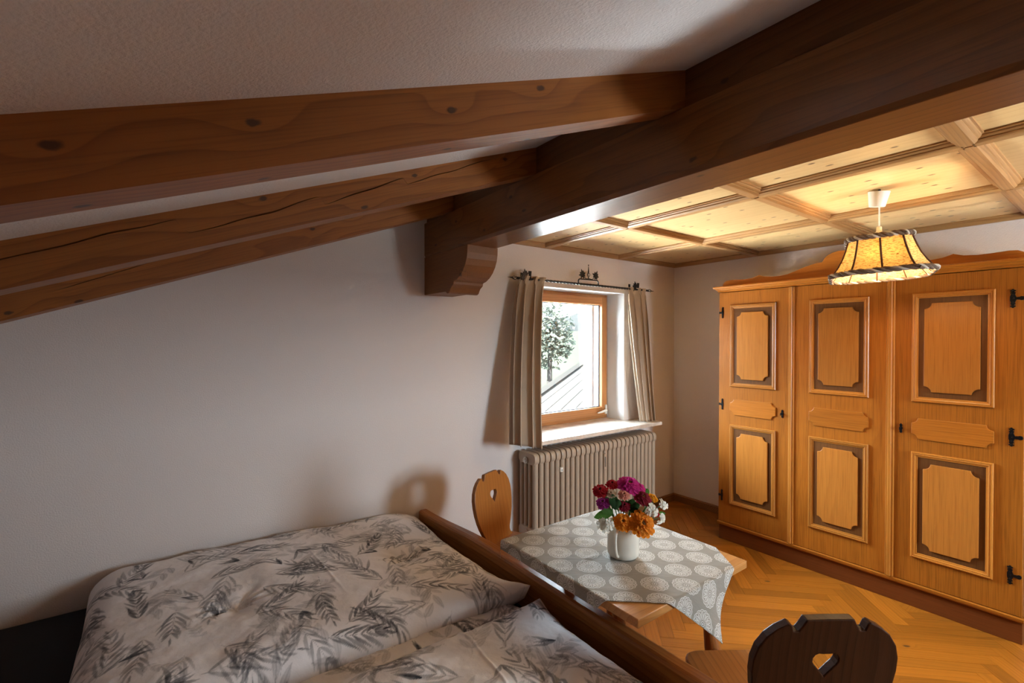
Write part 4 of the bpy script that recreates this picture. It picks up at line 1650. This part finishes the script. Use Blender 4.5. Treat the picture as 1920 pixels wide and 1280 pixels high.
# ================================================================== FLOWERS
rt = Vector((math.cos(YAW), -math.sin(YAW), 0))
fwv = Vector((math.sin(YAW), math.cos(YAW), 0))
VC = Vector((VX, VY, VZ + .13))
PXM = FPX / (fwv.dot(Vector((VX, VY, 0))))


def fpos(du, dv, toward):
    """offset in photo pixels from the vase rim centre, and metres towards the room side"""
    return VC + rt * (du / PXM) + Vector((0, 0, -dv / PXM)) - fwv * toward


def petal_mat(name, c, var=.25):
    t = NT(name)
    co = t.n('ShaderNodeTexCoord').outputs['Object']
    n_ = t.noise(co, 120, 2)
    col = t.mix(n_, tuple(x * (1 - var) for x in c), tuple(min(1, x * (1 + var)) for x in c))
    t.P(Base_Color=col, Roughness=.7, Specular_IOR_Level=.2)
    tl = t.n('ShaderNodeBsdfTranslucent', {'Color': col})
    mx = t.n('ShaderNodeMixShader', {0: 0.25, 1: t.b.outputs[0], 2: tl.outputs[0]})
    t.t.links.new(mx.outputs[0], t.out.inputs['Surface'])
    return t.m


FM = {'red': petal_mat('petal_red', (.36, .012, .018)), 'crimson': petal_mat('petal_crimson', (.20, .008, .02)), 'magenta': petal_mat('petal_magenta', (.50, .022, .19)),
      'purple': petal_mat('petal_purple', (.33, .03, .22)), 'salmon': petal_mat('petal_salmon', (.62, .24, .17)), 'orange': petal_mat('petal_orange', (.72, .22, .012)),
      'amber': petal_mat('petal_amber', (.80, .34, .015)), 'white': petal_mat('petal_white', (.78, .74, .64), .08), 'cream': petal_mat('petal_cream', (.58, .42, .30)),
      'green': petal_mat('leaf_green', (.055, .13, .02), .35), 'dkgreen': petal_mat('leaf_dark_green', (.02, .05, .012), .35), 'centre': petal_mat('flower_centre', (.16, .07, .015), .4), 'dark': petal_mat('flower_dark_centre', (.03, .008, .008), .3)}


def frame_from(nrm):
    n_ = nrm.normalized()
    a = n_.orthogonal().normalized()
    return a, n_.cross(a), n_


def zinnia(name, label, pos, r, mat, cmat='centre', rows=5, face=None, cat='flower', stem_to=None):
    r = r * 1.32
    root = empty(name, pos)
    tag(root, label, cat, 'cut flowers in the mug vase')
    out = (pos - (VC - Vector((0, 0, .10))))
    nrm = (out.normalized() * .75 + (face if face is not None else -fwv) * .55 + Vector((0, 0, .25))).normalized()
    a, b, n_ = frame_from(nrm)
    mb = MB()
    rr_ = random.Random(hash(label) % 9973 if False else sum(ord(c) for c in label))
    for k in range(rows):
        q = k / max(1, rows - 1)
        rad_ = r * (1.0 - .62 * q)
        cnt = int(16 - 7 * q)
        h = r * (-.10 + .42 * q)
        for i in range(cnt):
            th = 2 * PI * (i + .5 * (k % 2)) / cnt + rr_.uniform(-.1, .1)
            d = a * math.cos(th) + b * math.sin(th)
            s_ = d.cross(n_)
            w = rad_ * PI / cnt * 1.25
            L_ = rad_ * rr_.uniform(.9, 1.06)
            lift = r * (.10 + .10 * q) * rr_.uniform(.6, 1.4)
            p = [d * (r * .10) + n_ * h, d * (L_ * .62) - s_ * w + n_ * (h + lift), d * L_ * .95 - s_ * w * .55 + n_ * (h + lift * .6), d * L_ + n_ * (h + lift * .35), d * L_ * .95 + s_ * w * .55 + n_ * (h + lift * .6), d * (L_ * .62) + s_ * w + n_ * (h + lift), d * (L_ * .6) + n_ * (h + lift * .55)]
            mb.add(p, [(0, 1, 6), (1, 2, 6), (2, 3, 6), (3, 4, 6), (4, 5, 6), (5, 0, 6)])
    m_ = bpy.data.meshes.new('petals')
    m_.from_pydata([tuple(q) for q in mb.v], [], mb.f)
    link('petals', m_, FM[mat], root)
    cm = MB()
    for i in range(14):
        th = i * 2.4
        q = a * math.cos(th) * r * .17 * math.sqrt(i / 14) + b * math.sin(th) * r * .17 * math.sqrt(i / 14) + n_ * (r * (.34 if rows > 3 else .16))
        cm.lathe([(.0002, -r * .05), (r * .055, 0), (.0002, r * .06)], 6, q)
    cm.build('centre', FM[cmat], root)
    foot = Vector((VX, VY, VZ + .04)) - pos + Vector((rr_.uniform(-.03, .03), rr_.uniform(-.03, .03), 0))
    MB().tube([-n_ * r * .12, -n_ * (r * .12 + .02), foot], .0022, 6).build('stem', FM['green'], root)
    return root


def phlox(label, pos, r, mat='white', cnt=7):
    r = r * 1.25
    root = empty('white_blossom_sprig', pos)
    tag(root, label, 'flower', 'cut flowers in the mug vase')
    rr_ = random.Random(sum(ord(c) for c in label))
    out = (pos - VC).normalized()
    for k in range(cnt):
        dirn = (out * .7 - fwv * .35 + Vector((rr_.uniform(-1, 1), rr_.uniform(-1, 1), rr_.uniform(-.7, 1))) * .75).normalized()
        c = dirn * r * rr_.uniform(.45, .85)
        a, b, n_ = frame_from((dirn - fwv * .4).normalized())
        s_ = r * rr_.uniform(.42, .58)
        mb = MB()
        for i in range(5):
            th = 2 * PI * i / 5 + rr_.uniform(-.15, .15)
            d = a * math.cos(th) + b * math.sin(th)
            e = d.cross(n_)
            mb.add([c, c + d * s_ * .55 - e * s_ * .36 + n_ * s_ * .12, c + d * s_ * .98 - e * s_ * .24, c + d * s_ * .90, c + d * s_ * .98 + e * s_ * .24, c + d * s_ * .55 + e * s_ * .36 + n_ * s_ * .12],
                   [(0, 1, 2, 3), (0, 3, 4, 5)])
        m_ = bpy.data.meshes.new('floret')
        m_.from_pydata([tuple(q) for q in mb.v], [], mb.f)
        link('floret', m_, FM[mat], root)
    foot = Vector((VX, VY, VZ + .05)) - pos
    MB().tube([(0, 0, 0), tuple(foot * .35 + Vector((0, 0, .015))), tuple(foot)], .002, 6).build('stem', FM['green'], root)
    return root


def leafy(label, pos, tips, mat, w):
    root = empty('leaf_sprig', pos)
    tag(root, label, 'leaf', 'cut flowers in the mug vase')
    for tip in tips:
        d = Vector(tip)
        L_ = d.length
        dn = d.normalized()
        side = dn.cross(fwv - Vector((0, 0, .5))).normalized()
        up_ = side.cross(dn)
        mb = MB()
        NQ = 8
        v, f = [], []
        for i in range(NQ + 1):
            q = i / NQ
            ww = w * math.sin(PI * min(1, q * .93 + .05)) ** .8
            c = dn * L_ * q - Vector((0, 0, .18 * L_ * q * q))
            v += [c - side * ww + up_ * ww * .35, c, c + side * ww + up_ * ww * .35]
        for i in range(NQ):
            f += [(3 * i, 3 * i + 1, 3 * i + 4, 3 * i + 3), (3 * i + 1, 3 * i + 2, 3 * i + 5, 3 * i + 4)]
        m_ = bpy.data.meshes.new('leaf')
        m_.from_pydata([tuple(q) for q in v], [], f)
        m_.polygons.foreach_set('use_smooth', [True] * len(m_.polygons))
        link('leaf', m_, FM[mat], root)
    foot = Vector((VX, VY, VZ + .05)) - pos
    MB().tube([(0, 0, 0), tuple(foot)], .002, 6).build('stem', FM['green'], root)
    return root


U0, V0 = 1166.0, 986.0      # vase rim centre in the photo
Fp = lambda u, v, tw: fpos(u - U0, v - V0, tw)
pm = 1.0 / PXM
zinnia('zinnia', 'red zinnia with a dark centre at the left edge of the bouquet', Fp(1121, 922, .02), 12 * pm, 'red', 'dark', 4)
zinnia('zinnia', 'red zinnia at the back left behind the beige bud', Fp(1146, 914, -.01), 10 * pm, 'red', 'dark', 4)
zinnia('zinnia', 'large magenta zinnia crowning the bouquet', Fp(1177, 914, .0), 18 * pm, 'magenta', 'centre', 6)
zinnia('zinnia', 'magenta zinnia on the upper right of the bouquet', Fp(1194, 921, -.01), 13 * pm, 'magenta', 'centre', 5)
zinnia('zinnia', 'small salmon-pink flower below the magenta crown', Fp(1162, 926, .045), 9 * pm, 'salmon', 'centre', 4)
zinnia('zinnia', 'dark crimson zinnia with an orange heart, right of the bouquet', Fp(1198, 933, .035), 13.5 * pm, 'crimson', 'centre', 5)
zinnia('zinnia', 'dark crimson bloom deep in the middle of the leaves', Fp(1163, 947, .04), 9.5 * pm, 'crimson', 'dark', 4)
zinnia('zinnia', 'purple-pink flower low on the left of the bouquet', Fp(1125, 943, .03), 10.5 * pm, 'purple', 'centre', 4)
zinnia('marigold', 'large orange bloom hanging over the rim of the mug', Fp(1190, 973, .085), 19.5 * pm, 'orange', 'centre', 6, face=-fwv * 1.3)
zinnia('marigold', 'ragged orange bloom left of the large orange one', Fp(1157, 971, .075), 14 * pm, 'orange', 'centre', 5)
zinnia('marigold', 'small amber bloom at the far right of the bouquet', Fp(1222, 939, -.005), 8.5 * pm, 'amber', 'centre', 4)
zinnia('flower_bud', 'beige faded bud between the two red zinnias', Fp(1139, 925, .035), 8 * pm, 'cream', 'centre', 4)
zinnia('zinnia', 'little red flower among the white blossoms on the right', Fp(1222, 960, .03), 7.5 * pm, 'red', 'dark', 3)
phlox('white blossoms at the lower left, beside the orange bloom', Fp(1131, 979, .06), 15 * pm, 'white', 8)
phlox('white blossoms between the crimson and orange blooms', Fp(1207, 953, .06), 13 * pm, 'white', 7)
phlox('white blossoms at the right tip of the bouquet', Fp(1232, 951, .02), 12 * pm, 'white', 7)
phlox('white blossoms hanging lowest on the right of the bouquet', Fp(1225, 970, .04), 12 * pm, 'white', 6)
leafy('long green leaves pointing left over the tablecloth', Fp(1142, 960, .045), [tuple(rt * (-.075) + Vector((0, 0, -.002))), tuple(rt * (-.045) + Vector((0, 0, .030)))], 'green', .018)
leafy('broad dark green leaf standing in the left of the bouquet', Fp(1146, 952, .05), [tuple(rt * (-.012) + Vector((0, 0, .075))), tuple(rt * .012 + Vector((0, 0, .05)))], 'dkgreen', .019)
leafy('dark leaves filling the middle of the bouquet', Fp(1176, 958, .03), [tuple(rt * .01 + Vector((0, 0, .06))), tuple(rt * .035 + Vector((0, 0, .045))), tuple(rt * -.02 + Vector((0, 0, .05))), tuple(rt * .03 + Vector((0, 0, .01)) - fwv * .03)], 'dkgreen', .017)
leafy('dark leaves showing behind the white blossoms on the right', Fp(1207, 950, .02), [tuple(rt * .02 + Vector((0, 0, .03))), tuple(rt * -.02 + Vector((0, 0, .035))), tuple(rt * .03 + Vector((0, 0, -.005)))], 'dkgreen', .017)
leafy('dark leaves between the red and purple flowers on the left', Fp(1136, 945, .01), [tuple(rt * -.015 + Vector((0, 0, .035))), tuple(rt * .02 + Vector((0, 0, .03))), tuple(rt * -.03 + Vector((0, 0, -.008)))], 'dkgreen', .017)
leafy('bright green leaf on the upper right beside the magenta blooms', Fp(1204, 936, -.01), [tuple(rt * .022 + Vector((0, 0, .036)))], 'green', .015)
leafy('small green sprig at the lower right end of the bouquet', Fp(1229, 966, .015), [tuple(rt * .03 + Vector((0, 0, .008))), tuple(rt * .026 + Vector((0, 0, -.012)))], 'green', .008)


# ================================================================== CHAIRS
def heart(cx_, cz_, s_, n_=26):
    pts = []
    for i in range(n_):
        t2 = 2 * PI * i / n_
        x = 16 * math.sin(t2) ** 3
        y = 13 * math.cos(t2) - 5 * math.cos(2 * t2) - 2 * math.cos(3 * t2) - math.cos(4 * t2)
        pts.append((cx_ + s_ * x / 16, cz_ + s_ * y / 14))
    return pts


BACK_H = [(0.0, .400), (.062, .399), (.072, .378), (.080, .366), (.092, .366), (.098, .384), (.105, .389), (.135, .372), (.160, .350), (.180, .318), (.190, .280), (.191, .240), (.186, .195), (.174, .150), (.158, .110),
          (.140, .075), (.125, .050), (.122, .034), (.128, .018), (.142, .004), (.150, -.02), (.110, -.05), (.0, -.05)]


def chair(label, loc, face, matback, seed):
    """local frame: seat at z .45, back at local y=0, seat towards +y; face = compass angle of the seat direction"""
    root = empty('chair', loc, -face)
    tag(root, label, 'chair', 'rustic chairs with a heart cut in the back')
    # seat: trapezoid with rounded corners
    pts = []
    cw = [(-.165, .015, .03), (.165, .015, .03), (.215, .415, .07), (-.215, .415, .07)]
    for i, (x, y, r) in enumerate(cw):
        p, q = cw[i - 1], cw[(i + 1) % 4]
        d0 = Vector((p[0] - x, p[1] - y)).normalized()
        d1_ = Vector((q[0] - x, q[1] - y)).normalized()
        a0, a1 = Vector((x, y)) + d0 * r, Vector((x, y)) + d1_ * r
        for k in range(7):
            t2 = k / 6
            w_ = a0 * (1 - t2) ** 2 + Vector((x, y)) * 2 * t2 * (1 - t2) + a1 * t2 ** 2
            pts.append((w_.x, w_.y))
    seat_o = MB().prism(pts, lambda a, b: (a, b, .420), lambda a, b: (a, b, .450)).build('seat', M['seat'], root, bevel=.006, seg=3)
    # backrest, leaning backwards
    outline = [(x, z) for x, z in BACK_H] + [(-x, z) for x, z in reversed(BACK_H[1:-1])]
    hrt = heart(0, .268, .034)
    b2 = bmesh.new()
    th = .024
    def ring(pts_, y):
        return [b2.verts.new((p[0], y, p[1])) for p in pts_]
    o0, h0 = ring(outline, 0), ring(hrt, 0)
    es = [b2.edges.new((o0[i], o0[(i + 1) % len(o0)])) for i in range(len(o0))] + [b2.edges.new((h0[i], h0[(i + 1) % len(h0)])) for i in range(len(h0))]
    res = bmesh.ops.triangle_fill(b2, use_beauty=True, use_dissolve=False, edges=es)
    # drop triangles inside the heart if any
    kill = []
    for fc in [g_ for g_ in res['geom'] if isinstance(g_, bmesh.types.BMFace)]:
        if all(vv in h0 for vv in fc.verts):
            kill.append(fc)
    if kill:
        bmesh.ops.delete(b2, geom=kill, context='FACES_ONLY')
    ex = bmesh.ops.extrude_face_region(b2, geom=b2.faces[:])
    bmesh.ops.translate(b2, vec=(0, -th, 0), verts=[g_ for g_ in ex['geom'] if isinstance(g_, bmesh.types.BMVert)])
    bmesh.ops.recalc_face_normals(b2, faces=b2.faces)
    mm = bpy.data.meshes.new('backrest')
    b2.to_mesh(mm)
    b2.free()
    bk = link('backrest', mm, matback, root, bevel=.003, seg=2)
    bk.location = (0, .045, .450)
    bk.rotation_euler = (R(9), 0, 0)
    for sx, sy in ((-1, 0), (1, 0), (-1, 1), (1, 1)):
        tx, ty = sx * (.115 if sy == 0 else .145), (.07 if sy == 0 else .34)
        bx2, by2 = sx * (.165 if sy == 0 else .205), (.00 if sy == 0 else .42)
        n_ = 10
        pts2 = [(tx + (bx2 - tx) * i / n_, ty + (by2 - ty) * i / n_, .422 * (1 - i / n_)) for i in range(n_ + 1)]
        rad2 = [.021, .022, .021, .019, .018, .020, .021, .019, .017, .015, .014]
        MB().tube(pts2, rad2, 8).build('leg', matback, root, smooth=True)
    return root


chair('wooden chair with a heart cut-out standing at the window end of the table', (1.548, 2.285, 0), R(180 - 22.8), M['chair'], 1)
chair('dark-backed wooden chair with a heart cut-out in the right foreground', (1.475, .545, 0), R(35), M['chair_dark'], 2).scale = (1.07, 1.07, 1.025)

# ================================================================== OUTSIDE
gr = NT('meadow')
co = gr.n('ShaderNodeTexCoord').outputs['Object']
gn = gr.noise(co, .12, 4)
gn2 = gr.noise(co, 2.0, 4)
gr.P(Specular_IOR_Level=0.0, Base_Color=gr.mix(gr.math('ADD', gr.math('MULTIPLY', gn, .7), gr.math('MULTIPLY', gn2, .3)), (.0074, .0083, .0062), (.0086, .0094, .0075)), Roughness=1.0)
GZ = -3.2
v, f = [], []
NXg, NYg = 40, 50


def ground_z(x, y):
    e = max(0.0, min(1.0, (y - 14) / 60))
    return GZ + 9.5 * e * e * (3 - 2 * e) * (1 - .35 * max(0, min(1, (x - 20) / 60))) + .5 * math.sin(x * .09) * e


for j in range(NYg + 1):
    for i in range(NXg + 1):
        x, y = -120 + 300 * i / NXg, -100 + 240 * j / NYg
        v.append((x, y, ground_z(x, y)))
for j in range(NYg):
    for i in range(NXg):
        a = j * (NXg + 1) + i
        f.append((a, a + 1, a + NXg + 2, a + NXg + 1))
o = MB().add(v, f).build('ground', gr.m, smooth=True)
struct(o)
yd = NT('bounce_disc_pale')
yc_ = yd.n('ShaderNodeTexCoord').outputs['Object']
yd.P(Specular_IOR_Level=0.0, Base_Color=yd.mix(yd.noise(yc_, 9, 4), (.46, .46, .45), (.61, .61, .60)), Roughness=1.0)
struct(MB().lathe([(24.0, 0.0), (24.0, .05)], 48, (1.5, .5, GZ)).build('bounce_disc', yd.m))  # unseen pale disc added round the house, bounces daylight up to the ceilings
# far ridge
v, f = [], []
for i in range(41):
    x = -150 + 600 * i / 40
    h = 34 + 8 * math.sin(i * .7) + 5 * math.sin(i * 1.9)
    v += [(x, 330, -6), (x, 345, h * .6), (x, 370, h)]
for i in range(40):
    f += [(3 * i, 3 * i + 3, 3 * i + 4, 3 * i + 1), (3 * i + 1, 3 * i + 4, 3 * i + 5, 3 * i + 2)]
hill = MB().add(v, f).build('distant_ridge', simple('ridge_forest', (.0070, .0073, .0072), 1.0, 0, .15, .05, Specular_IOR_Level=0.0), smooth=True)
struct(hill)


# neighbouring roof of pale boards
def cray(u, v_):
    d = Vector((fwv.x, fwv.y, 0)) + rt * ((u - 960) / FPX) + Vector((0, 0, 1)) * ((637.5 - v_) / FPX)
    return d


def cpoint(u, v_, y):
    d = cray(u, v_)
    return Vector((0, 0, CAM_H)) + d * (y / d.y)


roof = empty('neighbour_roof', (7.5, 7.5, -2.0))
tag(roof, 'pale weathered board roof of the building outside the window', 'roof')
A = cpoint(985, 761, 7.0)
B = cpoint(1130, 657, 11.5)
C_ = cpoint(1060, 830, 5.2)
ux = (B - A)
nrm = ux.cross(C_ - A).normalized()
dn = nrm.cross(ux.normalized())
if dn.z > 0:
    dn = -dn
rw = wood('roof_boards_pale', (.0100, .0096, .0090), (.0090, .0086, .0081), axis='X', ring=20, rough=1.0, fiber=.3, spec=0.0)
NB = 16
bw = .22
ex_ = ux.normalized()
for k in range(NB):
    p0 = A - ex_ * .6 + dn * (k * bw)
    q = [p0, p0 + ex_ * (ux.length + 1.5), p0 + ex_ * (ux.length + 1.5) + dn * (bw * 1.04), p0 + dn * (bw * 1.04)]
    up_ = nrm if nrm.z > 0 else -nrm
    lift = [up_ * .014, up_ * .014, up_ * .024, up_ * .024]
    top_ = [a + b for a, b in zip(q, lift)]
    mb = MB().add(q + top_, [(3, 2, 1, 0), (4, 5, 6, 7), (0, 1, 5, 4), (1, 2, 6, 5), (2, 3, 7, 6), (3, 0, 4, 7)])
    inv_parent(mb.build('roof_board', rw), roof)
up_ = nrm if nrm.z > 0 else -nrm
q = [A - ex_ * .6 - dn * .10, A + ux + ex_ * .9 - dn * .10, A + ux + ex_ * .9 + dn * .06, A - ex_ * .6 + dn * .06]
mb = MB().add([p + up_ * .03 for p in q] + [p + up_ * .07 for p in q], [(3, 2, 1, 0), (4, 5, 6, 7), (0, 1, 5, 4), (1, 2, 6, 5), (2, 3, 7, 6), (3, 0, 4, 7)])
inv_parent(mb.build('verge_board', simple('verge_board', (.0060, .0058, .0055), 1.0, Specular_IOR_Level=0.0)), roof)


def tree(label, base, h, rad_, seed, n_=1400):
    root = empty('tree', base)
    tag(root, label, 'tree')
    MB().tube([(0, 0, 0), (.05, 0, h * .3), (0, .05, h * .75)], [.22, .16, .05], 8).build('trunk', simple('bark_%d' % seed, (.0080, .0076, .0072), 1.0, Specular_IOR_Level=0.0), root)
    rr_ = random.Random(seed)
    v, f = [], []
    for k in range(n_):
        th, ph_ = rr_.uniform(0, 2 * PI), math.acos(rr_.uniform(-1, 1))
        q = rr_.random() ** .45
        c = Vector((rad_ * q * math.sin(ph_) * math.cos(th), rad_ * q * math.sin(ph_) * math.sin(th), h * .62 + h * .40 * q * math.cos(ph_)))
        s_ = rr_.uniform(.14, .30)
        a = Vector((rr_.uniform(-1, 1), rr_.uniform(-1, 1), rr_.uniform(-1, 1))).normalized()
        b = a.orthogonal().normalized()
        k0 = len(v)
        v += [c - a * s_, c + b * s_ * .5, c + a * s_, c - b * s_ * .5]
        f.append((k0, k0 + 1, k0 + 2, k0 + 3))
    m_ = bpy.data.meshes.new('foliage')
    m_.from_pydata([tuple(p) for p in v], [], f)
    o_ = link('foliage', m_, FM['tree'], root)
    o_['kind'] = 'stuff'
    return root


FM['tree'] = petal_mat('tree_leaves', (.0165, .0190, .0150), .3)
FM['tree'].node_tree.nodes['Principled BSDF'].inputs['Specular_IOR_Level'.replace('_', ' ')].default_value = 0.0
tb = cpoint(1030, 700, 26)
tree('leafy green tree standing on the meadow outside the window', (tb.x, tb.y, ground_z(tb.x, tb.y)), cpoint(1030, 560, 26).z - ground_z(tb.x, tb.y), 1.9, 4)
